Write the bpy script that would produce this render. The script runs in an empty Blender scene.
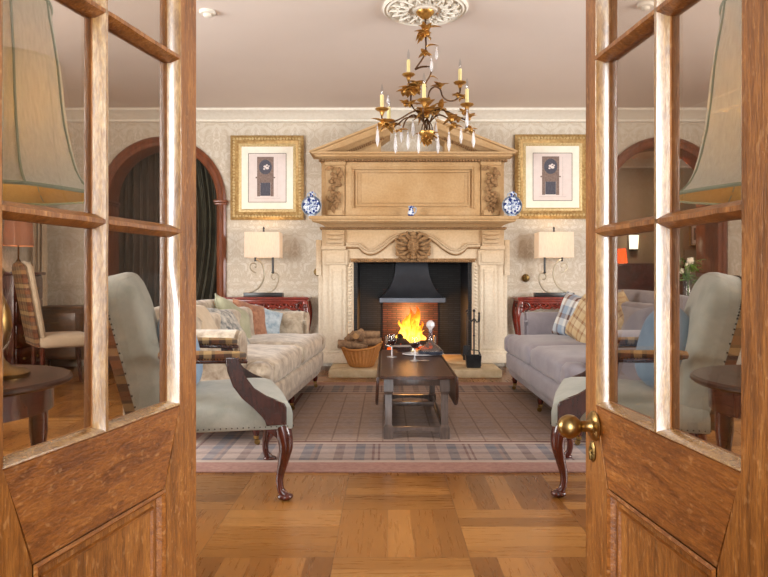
import bpy, bmesh, math, random
from mathutils import Vector, Matrix
random.seed(7)
PI = math.pi
S = bpy.context.scene
C = S.collection
F = 660.0
def W(px, py, Z):
    return Vector(((px-386)*Z/F, Z, 1+(277-py)*Z/F))
def X(px, Z): return (px-386)*Z/F
def H(py, Z): return 1+(277-py)*Z/F

# ------------------------------------------------------------------ materials
def nt(name):
    m = bpy.data.materials.new(name); m.use_nodes = True
    t = m.node_tree; t.nodes.clear()
    o = t.nodes.new('ShaderNodeOutputMaterial'); b = t.nodes.new('ShaderNodeBsdfPrincipled')
    t.links.new(b.outputs[0], o.inputs[0])
    return m, t, b
def c4(c): return (c[0], c[1], c[2], 1)
def srgb(r, g, b):
    f = lambda v: ((v/255+0.055)/1.055)**2.4 if v > 10 else v/3294
    return (f(r), f(g), f(b))
def nd(t, typ, **kw):
    n = t.nodes.new(typ)
    for k, v in kw.items():
        if k.startswith('i_'): n.inputs[int(k[2:])].default_value = v
        else: setattr(n, k, v)
    return n
def mth(t, op, a, b=None, c=None):
    n = t.nodes.new('ShaderNodeMath'); n.operation = op
    for i, v in enumerate((a, b, c)):
        if v is None: continue
        if isinstance(v, (int, float)): n.inputs[i].default_value = v
        else: t.links.new(v, n.inputs[i])
    return n.outputs[0]
def ramp(t, fac, stops, const=False):
    r = t.nodes.new('ShaderNodeValToRGB')
    if const: r.color_ramp.interpolation = 'CONSTANT'
    e = r.color_ramp.elements
    while len(e) < len(stops): e.new(0.5)
    for i, (p, col) in enumerate(stops): e[i].position = p; e[i].color = c4(col)
    t.links.new(fac, r.inputs[0]); return r.outputs[0]
def mixc(t, fac, a, b, blend='MIX'):
    n = t.nodes.new('ShaderNodeMix'); n.data_type = 'RGBA'; n.blend_type = blend
    for s, v in ((0, fac), (6, a), (7, b)):
        if isinstance(v, (int, float)): n.inputs[s].default_value = v
        elif isinstance(v, tuple): n.inputs[s].default_value = c4(v)
        else: t.links.new(v, n.inputs[s])
    return n.outputs[2]
def ocoord(t, scale=(1, 1, 1), rot=(0, 0, 0)):
    tc = t.nodes.new('ShaderNodeTexCoord'); mp = t.nodes.new('ShaderNodeMapping')
    mp.inputs['Scale'].default_value = scale; mp.inputs['Rotation'].default_value = rot
    t.links.new(tc.outputs['Object'], mp.inputs[0]); return mp.outputs[0]
def noise(t, vec, scale=5, detail=4, rough=.55, dist=0):
    n = t.nodes.new('ShaderNodeTexNoise'); t.links.new(vec, n.inputs['Vector'])
    n.inputs['Scale'].default_value = scale; n.inputs['Detail'].default_value = detail
    n.inputs['Roughness'].default_value = rough; n.inputs['Distortion'].default_value = dist
    return n.outputs[0]
def bump(t, b, h, strength=.3, dist=.01):
    n = t.nodes.new('ShaderNodeBump'); n.inputs['Strength'].default_value = strength; n.inputs['Distance'].default_value = dist
    t.links.new(h, n.inputs['Height']); t.links.new(n.outputs[0], b.inputs['Normal'])
def basic(name, c1, c2=None, rough=.6, metal=0, scale=8, stretch=(1, 1, 1), bmp=0, bdist=.005, coat=0, sheen=0, lo=.3, hi=.7, detail=4, emit=None):
    m, t, b = nt(name)
    b.inputs['Roughness'].default_value = rough; b.inputs['Metallic'].default_value = metal
    b.inputs['Coat Weight'].default_value = coat; b.inputs['Sheen Weight'].default_value = sheen
    b.inputs['Coat Roughness'].default_value = .15
    n = noise(t, ocoord(t, stretch), scale, detail)
    c2 = c2 or tuple(min(1, v*1.25) for v in c1)
    col = ramp(t, n, [(lo, c1), (hi, c2)])
    t.links.new(col, b.inputs['Base Color'])
    if bmp: bump(t, b, n, bmp, bdist)
    if emit: b.inputs['Emission Color'].default_value = c4(emit[0]); b.inputs['Emission Strength'].default_value = emit[1]
    return m
def plain(name, col, rough=.5, metal=0, **kw): return basic(name, col, tuple(min(1, v*1.08) for v in col), rough, metal, scale=20, **kw)

M = {}
# oak of the doors: grain along local z
def oak(name, c1, c2, c3, stretch, rough=.38):
    m, t, b = nt(name)
    v = ocoord(t, stretch)
    n1 = noise(t, v, 9, 6, .65, .6); n2 = noise(t, v, 60, 3, .6); n3 = noise(t, ocoord(t), 3.5, 3, .5)
    col = ramp(t, n1, [(.3, c1), (.5, c2), (.72, c3)])
    col = mixc(t, .38, col, ramp(t, n2, [(.42, (.25, .2, .15)), (.58, (1, 1, 1))]), 'MULTIPLY')
    col = mixc(t, .45, col, ramp(t, n3, [(.35, (.62, .54, .42)), (.6, (1.0, 1.0, 1.0))]), 'MULTIPLY')
    n4 = noise(t, ocoord(t, tuple(v_*.6 if v_ > 1 else v_*3 for v_ in stretch)), 34, 2, .5)      # short pale flecks
    col = mixc(t, .55, col, ramp(t, n4, [(.60, (0, 0, 0)), (.70, (.20, .13, .06))]), 'ADD')
    t.links.new(col, b.inputs['Base Color'])
    b.inputs['Roughness'].default_value = rough
    bump(t, b, mth(t, 'ADD', n2, mth(t, 'ADD', n1, n4)), .5, .0015)
    return m
M['oak'] = oak('oak_upright', srgb(116, 70, 26), srgb(156, 98, 40), srgb(186, 126, 60), (6, 6, .7))
M['oak_h'] = oak('oak_level', srgb(112, 62, 22), srgb(150, 90, 34), srgb(178, 114, 50), (6, .7, 6))
M['oak_bead'] = oak('oak_bead', srgb(140, 98, 48), srgb(176, 134, 78), srgb(206, 172, 118), (5, 5, 1.2), .22)  # paler oak copy: hall light on the beads is painted into the colour
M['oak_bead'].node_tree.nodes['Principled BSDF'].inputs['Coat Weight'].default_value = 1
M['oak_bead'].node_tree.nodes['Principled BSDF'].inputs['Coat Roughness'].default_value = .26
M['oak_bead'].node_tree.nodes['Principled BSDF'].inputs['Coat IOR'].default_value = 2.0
M['brass_old'] = basic('aged_brass', srgb(134, 106, 60), srgb(172, 142, 90), .3, 1, 14, bmp=.1, bdist=.001)
M['brass_dull'] = basic('tarnished_brass', srgb(96, 76, 42), srgb(150, 124, 76), .4, 1, 20, bmp=.2, bdist=.001)
def glassy(name, tint, ior=1.45, rough=0):
    m, t, b = nt(name); t.nodes.remove(b)
    o = [n for n in t.nodes if n.type == 'OUTPUT_MATERIAL'][0]
    tr = nd(t, 'ShaderNodeBsdfTransparent'); tr.inputs[0].default_value = c4(tint)
    gl = nd(t, 'ShaderNodeBsdfGlossy'); gl.inputs['Roughness'].default_value = rough
    gl.inputs[0].default_value = (1, 1, 1, 1)
    fr = nd(t, 'ShaderNodeFresnel'); fr.inputs[0].default_value = ior
    mx = nd(t, 'ShaderNodeMixShader'); ge = nd(t, 'ShaderNodeNewGeometry')
    t.links.new(mth(t, 'MULTIPLY', fr.outputs[0], mth(t, 'SUBTRACT', 1, ge.outputs['Backfacing'])), mx.inputs[0]); t.links.new(tr.outputs[0], mx.inputs[1]); t.links.new(gl.outputs[0], mx.inputs[2])
    t.links.new(mx.outputs[0], o.inputs[0]); return m
M['pane'] = glassy('door_glass', (.78, .74, .70), 1.4)
M['glass'] = glassy('clear_glass', (.88, .90, .92), 1.9, .02)
def crystal():
    m, t, b = nt('cut_crystal'); b.inputs['Base Color'].default_value = (.93, .94, .97, 1); b.inputs['Roughness'].default_value = .06; b.inputs['Specular IOR Level'].default_value = 1
    o = [n for n in t.nodes if n.type == 'OUTPUT_MATERIAL'][0]; tr = nd(t, 'ShaderNodeBsdfTransparent'); mx = nd(t, 'ShaderNodeMixShader'); mx.inputs[0].default_value = .42
    t.links.new(tr.outputs[0], mx.inputs[1]); t.links.new(b.outputs[0], mx.inputs[2]); t.links.new(mx.outputs[0], o.inputs[0]); return m
M['crystal'] = crystal()
M['decanter'] = glassy('decanter_glass', (.80, .80, .84), 2.2, .03)
# room
def parquet():
    m, t, b = nt('oak_parquet')
    s = .485; v = ocoord(t)
    sx = t.nodes.new('ShaderNodeSeparateXYZ'); t.links.new(v, sx.inputs[0])
    u = mth(t, 'DIVIDE', mth(t, 'ADD', sx.outputs[0], .187), s)
    w = mth(t, 'DIVIDE', mth(t, 'ADD', sx.outputs[1], -2.354), s)
    iu = mth(t, 'FLOOR', u); iw = mth(t, 'FLOOR', w)
    fu = mth(t, 'FRACT', u); fw = mth(t, 'FRACT', w)
    par = mth(t, 'FLOORED_MODULO', mth(t, 'ADD', iu, iw), 2)
    inv = mth(t, 'SUBTRACT', 1, par)
    a = mth(t, 'ADD', mth(t, 'MULTIPLY', fu, inv), mth(t, 'MULTIPLY', fw, par))      # across the strips
    l = mth(t, 'ADD', mth(t, 'MULTIPLY', fw, inv), mth(t, 'MULTIPLY', fu, par))
    a4 = mth(t, 'MULTIPLY', a, 5); ia = mth(t, 'FLOOR', a4); fa = mth(t, 'FRACT', a4)
    cb = t.nodes.new('ShaderNodeCombineXYZ'); t.links.new(iu, cb.inputs[0]); t.links.new(iw, cb.inputs[1]); t.links.new(ia, cb.inputs[2])
    wn = t.nodes.new('ShaderNodeTexWhiteNoise'); t.links.new(cb.outputs[0], wn.inputs[0])
    cg = t.nodes.new('ShaderNodeCombineXYZ')
    t.links.new(mth(t, 'ADD', mth(t, 'MULTIPLY', a, 12), mth(t, 'MULTIPLY', wn.outputs[0], 30)), cg.inputs[0]); t.links.new(l, cg.inputs[1]); t.links.new(iu, cg.inputs[2])
    g = noise(t, cg.outputs[0], 2.5, 6, .6, .5)
    base = ramp(t, wn.outputs[0], [(0, srgb(122, 78, 32)), (.5, srgb(142, 94, 42)), (1, srgb(166, 116, 60))])
    col = mixc(t, .5, base, ramp(t, g, [(.3, (.68, .6, .52)), (.6, (1, 1, 1))]), 'MULTIPLY')
    col = mixc(t, .6, col, mixc(t, par, (.88, .80, .72), (1, 1, 1)), 'MULTIPLY')
    e1 = mth(t, 'MINIMUM', fa, mth(t, 'SUBTRACT', 1, fa)); e2 = mth(t, 'MINIMUM', l, mth(t, 'SUBTRACT', 1, l))
    e3 = mth(t, 'MINIMUM', a, mth(t, 'SUBTRACT', 1, a))
    gap = mth(t, 'MAXIMUM', mth(t, 'MAXIMUM', mth(t, 'MULTIPLY', mth(t, 'LESS_THAN', e1, .015), .45), mth(t, 'LESS_THAN', e2, .004)), mth(t, 'LESS_THAN', e3, .004))
    col = mixc(t, mth(t, 'MULTIPLY', gap, .6), col, srgb(84, 50, 20))
    t.links.new(col, b.inputs['Base Color'])
    rg = t.nodes.new('ShaderNodeMapRange'); t.links.new(g, rg.inputs[0]); rg.inputs[3].default_value = .2; rg.inputs[4].default_value = .38
    t.links.new(rg.outputs[0], b.inputs['Roughness'])
    return m
M['parquet'] = parquet()
def damask():
    m, t, b = nt('damask_wallpaper')
    v = ocoord(t, (1, 1, 1))
    sx = t.nodes.new('ShaderNodeSeparateXYZ'); t.links.new(v, sx.inputs[0])
    px = mth(t, 'PINGPONG', mth(t, 'ADD', sx.outputs[0], sx.outputs[1]), .22); pz = mth(t, 'FLOORED_MODULO', sx.outputs[2], .62)
    cb = t.nodes.new('ShaderNodeCombineXYZ'); t.links.new(px, cb.inputs[0]); t.links.new(pz, cb.inputs[2])
    n = noise(t, cb.outputs[0], 8, 5, .6, 1.8)
    col = ramp(t, n, [(.42, srgb(216, 208, 194)), (.52, srgb(198, 185, 164)), (.62, srgb(220, 212, 199))])
    n2 = noise(t, v, 90, 3)
    col = mixc(t, .35, col, ramp(t, n2, [(.4, (.8, .78, .74)), (.6, (1, 1, 1))]), 'MULTIPLY')
    t.links.new(col, b.inputs['Base Color']); b.inputs['Roughness'].default_value = .55
    bump(t, b, n, .08, .002); return m
M['wallpaper'] = damask()
M['ceiling'] = basic('ceiling_paint', srgb(226, 214, 205), srgb(230, 219, 210), .85, 0, 1.2)
M['white'] = basic('cream_plaster', srgb(226, 220, 206), srgb(236, 231, 220), .7, 0, 30, bmp=.1)
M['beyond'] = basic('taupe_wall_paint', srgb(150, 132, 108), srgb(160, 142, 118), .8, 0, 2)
def stone():
    m, t, b = nt('carved_sandstone')
    v = ocoord(t); n1 = noise(t, v, 2.2, 5, .6, .3); n2 = noise(t, v, 45, 4, .6)
    col = ramp(t, n1, [(.3, srgb(186, 156, 114)), (.5, srgb(208, 182, 142)), (.7, srgb(222, 202, 168))])
    sx = t.nodes.new('ShaderNodeSeparateXYZ'); t.links.new(v, sx.inputs[0])
    # low stone is paler, blending to browner towards the mantelshelf
    k = t.nodes.new('ShaderNodeMapRange'); t.links.new(sx.outputs[2], k.inputs[0]); k.inputs[1].default_value = .9; k.inputs[2].default_value = 1.55
    col = mixc(t, k.outputs[0], mixc(t, .75, col, srgb(230, 220, 202)), mixc(t, .55, col, srgb(182, 136, 80)))
    col = mixc(t, .4, col, ramp(t, n2, [(.35, (.72, .66, .58)), (.6, (1, 1, 1))]), 'MULTIPLY')
    t.links.new(col, b.inputs['Base Color']); b.inputs['Roughness'].default_value = .8
    bump(t, b, n2, .35, .003); return m
M['stone'] = stone()
M['stone_dark'] = basic('carved_stone_recess', srgb(124, 92, 58), srgb(168, 130, 88), .85, 0, 30, bmp=.4)  # darker copy of the stone: crevice shade painted into the carvings
M['hearth'] = basic('hearth_stone', srgb(192, 170, 132), srgb(220, 204, 172), .7, 0, 9, bmp=.3)
def bricks(name, c1, c2, mort, sw=.5, sh=.1):
    m, t, b = nt(name)
    v = ocoord(t, (1, 1, 1), (PI/2, 0, 0))
    br = t.nodes.new('ShaderNodeTexBrick'); t.links.new(v, br.inputs[0])
    br.inputs['Color1'].default_value = c4(c1); br.inputs['Color2'].default_value = c4(c2); br.inputs['Mortar'].default_value = c4(mort)
    br.inputs['Scale'].default_value = 1; br.inputs['Mortar Size'].default_value = .004; br.inputs['Brick Width'].default_value = sw; br.inputs['Row Height'].default_value = sh
    t.links.new(br.outputs[0], b.inputs['Base Color']); b.inputs['Roughness'].default_value = .5
    bump(t, b, br.outputs[1], -.6, .01); return m
M['slate'] = bricks('dark_slate_courses', srgb(24, 26, 30), srgb(40, 42, 47), srgb(8, 8, 10), .13, .024)
M['brick'] = bricks('sooty_brick', srgb(84, 44, 36), srgb(52, 30, 27), srgb(16, 12, 11), .11, .024)
M['iron'] = basic('black_iron', srgb(40, 42, 46), srgb(56, 58, 62), .38, .6, 20, bmp=.2)
M['hood'] = basic('hood_steel', srgb(50, 52, 58), srgb(64, 67, 74), .33, .5, 6)
M['hood_rim'] = basic('hood_rim_steel', srgb(92, 96, 104), srgb(108, 112, 120), .35, .4, 6)
M['steel'] = plain('polished_steel', srgb(214, 214, 220), .18, 1)
M['mahog'] = basic('mahogany', srgb(52, 18, 12), srgb(92, 34, 22), .22, 0, 5, (6, 6, 1), coat=.6)
M['redwood'] = basic('red_mahogany', srgb(96, 26, 18), srgb(142, 46, 30), .25, 0, 6, (2, 2, 2), coat=.6)
M['archwood'] = basic('arch_mahogany', srgb(98, 50, 28), srgb(134, 74, 44), .32, 0, 5, (5, 5, 1), coat=.3)
M['walnut'] = basic('dark_walnut', srgb(48, 28, 20), srgb(80, 46, 30), .33, 0, 7, (8, 1, 8), coat=.15)
M['darkoak'] = basic('dark_oak', srgb(72, 46, 22), srgb(108, 72, 36), .4, 0, 6, (1, 5, 5), coat=.2)
M['greywood'] = basic('dark_oak_frame', srgb(74, 62, 56), srgb(108, 92, 84), .3, 0, 7, (6, 6, 1), coat=.4)
M['chairwood'] = basic('chair_rosewood', srgb(46, 24, 22), srgb(76, 42, 36), .2, 0, 7, (6, 6, 2), coat=.7)
M['gilt'] = basic('gilt', srgb(150, 116, 66), srgb(196, 164, 108), .5, .45, 30, bmp=.6, bdist=.006)
M['gilt_pale'] = basic('pale_gilt', srgb(188, 162, 110), srgb(226, 204, 154), .5, .3, 60, bmp=.6, bdist=.004)
M['gilt_leaf'] = basic('gold_leaf_metal', srgb(150, 102, 44), srgb(220, 174, 96), .34, .75, 40, bmp=.3)
M['stem'] = basic('bronze_stem', srgb(62, 40, 24), srgb(96, 64, 34), .35, .7, 30)
M['candle'] = plain('candle_sleeve_ivory', srgb(226, 210, 150), .5)
M['paper'] = plain('mount_card', srgb(244, 240, 226), .8)
M['print'] = plain('print_paper', srgb(226, 214, 210), .8)
M['ink'] = basic('engraving_brown', srgb(112, 92, 86), srgb(150, 130, 120), .8, 0, 60)
M['ink_dark'] = basic('engraving_slate', srgb(72, 72, 84), srgb(92, 92, 104), .8, 0, 60)
M['inkline'] = plain('engraving_line', srgb(120, 112, 100), .8)
def china():
    m, t, b = nt('blue_white_china'); v = ocoord(t)
    vo = t.nodes.new('ShaderNodeTexVoronoi'); t.links.new(v, vo.inputs[0]); vo.inputs['Scale'].default_value = 38
    col = ramp(t, vo.outputs[0], [(.4, srgb(32, 52, 118)), (.52, srgb(70, 100, 168)), (.62, srgb(222, 230, 240))])
    t.links.new(col, b.inputs['Base Color']); b.inputs['Roughness'].default_value = .12; return m
M['china'] = china()
M['china_white'] = basic('blue_glazed_rim', srgb(120, 144, 176), srgb(206, 216, 228), .15, 0, 60)
# fabrics
def fabric(name, c1, c2, scale=14, rough=.9, weave=260, bd=.002, sheen=.25):
    m, t, b = nt(name); v = ocoord(t); n = noise(t, v, scale, 4, .6, .4); w = noise(t, v, weave, 2)
    col = ramp(t, n, [(.35, c1), (.65, c2)])
    col = mixc(t, .3, col, ramp(t, w, [(.35, (.72, .72, .72)), (.65, (1, 1, 1))]), 'MULTIPLY')
    t.links.new(col, b.inputs['Base Color']); b.inputs['Roughness'].default_value = rough; b.inputs['Sheen Weight'].default_value = sheen
    bump(t, b, w, .25, bd); return m
M['green'] = fabric('pale_sage_damask', srgb(160, 167, 160), srgb(180, 185, 178), 9)
M['velvet'] = fabric('crushed_cream_velvet', srgb(138, 118, 94), srgb(208, 194, 172), 13, .6, sheen=.5)
M['lilac'] = fabric('lilac_grey_weave', srgb(140, 134, 142), srgb(158, 152, 158), 5)
M['blue'] = fabric('soft_blue_velvet', srgb(112, 142, 172), srgb(132, 162, 190), 6)
M['iceblue'] = fabric('ice_blue_stripe', srgb(140, 160, 176), srgb(196, 208, 214), 18)
M['sage'] = fabric('sage_green_silk', srgb(150, 150, 122), srgb(178, 176, 148), 8)
M['rust'] = fabric('rust_paisley', srgb(140, 92, 68), srgb(178, 128, 98), 26)
M['stripegrey'] = fabric('silver_stripe_silk', srgb(90, 96, 100), srgb(206, 200, 188), 22)
M['red'] = fabric('dark_red_upholstery', srgb(72, 18, 14), srgb(104, 30, 22), 9)
M['charcoal'] = fabric('charcoal_upholstery', srgb(44, 42, 46), srgb(64, 60, 64), 9)
M['curtain'] = fabric('dark_green_curtain', srgb(52, 50, 36), srgb(88, 84, 64), 4, .7)
M['curtain_brown'] = fabric('brown_curtain', srgb(58, 40, 26), srgb(84, 60, 42), 4, .7)
M['cream'] = fabric('cream_upholstery', srgb(196, 176, 148), srgb(214, 196, 170), 9)
M['piping'] = plain('fabric_piping', srgb(150, 150, 128), .8)
M['nail'] = plain('dark_nailheads', srgb(46, 40, 36), .35, .8)
def tartan(name, sa, sb, scale, ax=(0, 2), rough=.9, rot=0):
    m, t, b = nt(name); v = ocoord(t, (scale,)*3, (0, rot, 0)); sx = t.nodes.new('ShaderNodeSeparateXYZ'); t.links.new(v, sx.inputs[0])
    A = ramp(t, mth(t, 'FRACT', mth(t, 'ADD', sx.outputs[ax[0]], 10)), sa, True); B = ramp(t, mth(t, 'FRACT', mth(t, 'ADD', sx.outputs[ax[1]], 10)), sb, True)
    col = mixc(t, .5, A, B); w = noise(t, ocoord(t), 240, 2)
    col = mixc(t, .3, col, ramp(t, w, [(.35, (.7, .7, .7)), (.65, (1, 1, 1))]), 'MULTIPLY')
    t.links.new(col, b.inputs['Base Color']); b.inputs['Roughness'].default_value = rough; return m
TS = [(0, srgb(128, 78, 48)), (.16, srgb(82, 58, 44)), (.3, srgb(176, 144, 96)), (.44, srgb(104, 92, 78)), (.58, srgb(146, 96, 58)), (.72, srgb(70, 56, 50)), (.8, srgb(184, 156, 112)), (.94, srgb(66, 44, 36))]
M['plaid'] = tartan('brown_plaid', TS, TS, 4.2, (0, 2))
M['plaid_y'] = tartan('brown_plaid_sides', TS, TS, 4.2, (1, 2))
M['patch'] = tartan('tan_plaid', [(0, srgb(206, 184, 144)), (.3, srgb(168, 124, 84)), (.45, srgb(196, 176, 140)), (.7, srgb(150, 108, 74)), (.8, srgb(214, 196, 160))], [(0, srgb(190, 160, 116)), (.35, srgb(154, 110, 76)), (.5, srgb(206, 186, 150)), (.85, srgb(130, 90, 64))], 7, (0, 2))
M['patch2'] = tartan('blue_brown_patchwork', [(0, srgb(226, 226, 222)), (.28, srgb(122, 88, 72)), (.42, srgb(150, 170, 190)), (.7, srgb(212, 214, 214)), (.86, srgb(72, 40, 36))], [(0, srgb(150, 164, 180)), (.4, srgb(226, 222, 214)), (.75, srgb(120, 90, 76))], 6, (0, 2))
def rugmat(hw, hl):
    m, t, b = nt('plaid_bordered_rug'); v = ocoord(t); sx = t.nodes.new('ShaderNodeSeparateXYZ'); t.links.new(v, sx.inputs[0])
    x, y = sx.outputs[0], sx.outputs[1]
    def lines(c, per, wd, off=0):
        f = mth(t, 'FRACT', mth(t, 'DIVIDE', mth(t, 'ADD', c, 20+off), per)); return mth(t, 'LESS_THAN', f, wd)
    fn = noise(t, v, 40, 4)
    field = ramp(t, fn, [(.3, srgb(150, 132, 124)), (.7, srgb(170, 152, 144))])
    g = mth(t, 'MAXIMUM', lines(x, .155, .07), lines(y, .155, .07))
    g2 = mth(t, 'MAXIMUM', lines(x, .31, .3, .03), lines(y, .31, .3, .03))
    field = mixc(t, mth(t, 'MULTIPLY', g2, .25), field, srgb(170, 140, 112))
    field = mixc(t, mth(t, 'MULTIPLY', g, .45), field, srgb(96, 70, 60))
    st = [(0, srgb(176, 160, 150)), (.12, srgb(96, 104, 116)), (.22, srgb(168, 152, 142)), (.3, srgb(104, 52, 50)), (.325, srgb(178, 160, 148)), (.36, srgb(104, 52, 50)), (.385, srgb(184, 168, 156)), (.55, srgb(110, 120, 132)), (.66, srgb(150, 130, 122)), (.7, srgb(92, 92, 102)), (.74, srgb(188, 172, 158)), (.9, srgb(128, 108, 104))]
    bx = ramp(t, mth(t, 'FRACT', mth(t, 'MULTIPLY', mth(t, 'ADD', x, 10), 1.9)), st, True); by = ramp(t, mth(t, 'FRACT', mth(t, 'MULTIPLY', mth(t, 'ADD', y, 10), 1.9)), st, True)
    bord = mixc(t, .42, bx, by)
    bord = mixc(t, .16, mixc(t, 1.0, bord, (.70, .65, .67), 'MULTIPLY'), ramp(t, fn, [(.3, srgb(120, 104, 100)), (.7, srgb(190, 176, 164))]))
    ax = mth(t, 'ABSOLUTE', x); ay = mth(t, 'ABSOLUTE', y)
    d = mth(t, 'MINIMUM', mth(t, 'SUBTRACT', hw, ax), mth(t, 'SUBTRACT', hl, ay))
    col = mixc(t, mth(t, 'LESS_THAN', d, .60), field, srgb(108, 66, 60))
    col = mixc(t, mth(t, 'LESS_THAN', d, .575), col, srgb(176, 158, 146))
    col = mixc(t, mth(t, 'LESS_THAN', d, .54), col, bord)
    col = mixc(t, mth(t, 'LESS_THAN', d, .19), col, srgb(176, 158, 146))
    col = mixc(t, mth(t, 'LESS_THAN', d, .15), col, ramp(t, fn, [(.3, srgb(146, 108, 98)), (.7, srgb(168, 130, 118))]))
    t.links.new(col, b.inputs['Base Color']); b.inputs['Roughness'].default_value = .95; bump(t, b, fn, .3, .004); return m
def shade(name, col, emit, strength, tr=.35):
    m, t, b = nt(name); w = noise(t, ocoord(t, (1, 1, .15)), 120, 2)
    cc = ramp(t, w, [(.3, tuple(v*.86 for v in col)), (.7, col)])
    t.links.new(cc, b.inputs['Base Color']); b.inputs['Roughness'].default_value = .8
    o = [n for n in t.nodes if n.type == 'OUTPUT_MATERIAL'][0]
    tl = nd(t, 'ShaderNodeBsdfTranslucent'); t.links.new(cc, tl.inputs[0])
    mx = nd(t, 'ShaderNodeMixShader'); mx.inputs[0].default_value = tr
    t.links.new(b.outputs[0], mx.inputs[1]); t.links.new(tl.outputs[0], mx.inputs[2]); t.links.new(mx.outputs[0], o.inputs[0])
    if strength: b.inputs['Emission Color'].default_value = c4(emit); b.inputs['Emission Strength'].default_value = strength
    return m
M['shade_green'] = shade('pale_green_silk_shade', srgb(226, 236, 232), None, 0, .35)
M['shade_gold'] = shade('gold_shade_lining', srgb(226, 190, 120), None, 0, .5)
M['shade_trim'] = plain('green_braid', srgb(150, 168, 150), .7)
M['shade_cream'] = shade('cream_ribbed_shade', srgb(240, 226, 208), srgb(255, 214, 170), .10, .3)
M['shade_orange'] = shade('glowing_orange_shade', srgb(226, 120, 56), srgb(255, 110, 30), .7, .3)
M['shade_pink'] = shade('striped_terracotta_shade', srgb(172, 130, 106), srgb(255, 180, 130), .05, .3)
M['black'] = plain('black_lacquer', srgb(30, 28, 28), .3)
M['scroll'] = plain('silvered_scroll', srgb(176, 164, 142), .3, .5)
M['wicker'] = None
def wicker():
    m, t, b = nt('honey_wicker'); v = ocoord(t)
    w = t.nodes.new('ShaderNodeTexWave'); w.bands_direction = 'Z'; w.inputs['Scale'].default_value = 30; w.inputs['Distortion'].default_value = .6; t.links.new(v, w.inputs[0])
    n = noise(t, v, 50, 3)
    col = mixc(t, w.outputs[1], srgb(178, 108, 48), srgb(232, 168, 92)); col = mixc(t, .4, col, ramp(t, n, [(.3, (.6, .5, .4)), (.7, (1, 1, 1))]), 'MULTIPLY')
    t.links.new(col, b.inputs['Base Color']); b.inputs['Roughness'].default_value = .5; bump(t, b, w.outputs[1], .6, .006); return m
M['wicker'] = wicker()
M['bark'] = basic('log_bark', srgb(110, 82, 60), srgb(170, 136, 102), .9, 0, 26, (1, 1, 1), bmp=.8, bdist=.01)
M['logend'] = basic('sawn_log_end', srgb(160, 116, 72), srgb(192, 150, 100), .8, 0, 30)
M['char'] = basic('charred_log', srgb(24, 20, 18), srgb(70, 52, 44), .9, 0, 14, bmp=.8, bdist=.01)
M['ember'] = basic('glowing_embers', srgb(40, 16, 8), srgb(90, 30, 10), .9, 0, 22, emit=(srgb(255, 90, 20), .9))
M['china_plain'] = plain('white_china', srgb(226, 226, 230), .15)
M['silver'] = plain('silver_plate', srgb(206, 206, 212), .16, 1)
M['wine'] = plain('red_wine', srgb(48, 6, 12), .08)
M['bluedish'] = basic('slate_blue_glaze', srgb(34, 38, 50), srgb(56, 62, 76), .2, 0, 20)
M['snack'] = basic('amber_sweets', srgb(150, 84, 50), srgb(206, 150, 104), .3, 0, 60, bmp=.8, bdist=.01)
M['leaf'] = basic('leaf_green', srgb(64, 104, 32), srgb(116, 160, 60), .5, 0, 30)
M['petal'] = plain('cream_petal', srgb(246, 238, 218), .6)
M['emit_white'] = None
def flame():
    m, t, b = nt('flame'); t.nodes.remove(b); o = [n for n in t.nodes if n.type == 'OUTPUT_MATERIAL'][0]
    v = ocoord(t); sx = t.nodes.new('ShaderNodeSeparateXYZ'); t.links.new(v, sx.inputs[0])
    n = noise(t, ocoord(t, (1, 1, .45)), 12, 4, .6, 1.0)
    h = mth(t, 'ADD', mth(t, 'DIVIDE', sx.outputs[2], .40), mth(t, 'MULTIPLY', mth(t, 'SUBTRACT', n, .5), 1.5))
    col = ramp(t, h, [(0, srgb(255, 190, 80)), (.35, srgb(255, 160, 40)), (.7, srgb(255, 104, 16)), (1, srgb(220, 60, 8))])
    st = ramp(t, h, [(0, (1, 1, 1)), (.5, (.5, .5, .5)), (1, (.16, .16, .16))])
    em = nd(t, 'ShaderNodeEmission'); t.links.new(col, em.inputs[0]); t.links.new(mth(t, 'MULTIPLY', st, 2.6), em.inputs[1])
    tr = nd(t, 'ShaderNodeBsdfTransparent'); mx = nd(t, 'ShaderNodeMixShader')
    t.links.new(ramp(t, h, [(0, (.9,)*3), (.6, (.75,)*3), (1.0, (.1,)*3)]), mx.inputs[0]); t.links.new(tr.outputs[0], mx.inputs[1]); t.links.new(em.outputs[0], mx.inputs[2])
    t.links.new(mx.outputs[0], o.inputs[0]); return m
M['flame'] = flame()
def emission(name, col, s):
    m, t, b = nt(name); b.inputs['Base Color'].default_value = c4(col); b.inputs['Emission Color'].default_value = c4(col); b.inputs['Emission Strength'].default_value = s; return m
M['lit'] = emission('lit_lamp_glass', srgb(255, 244, 214), 2.0)
M['daylight'] = emission('window_daylight', srgb(226, 236, 255), 1.0)

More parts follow.
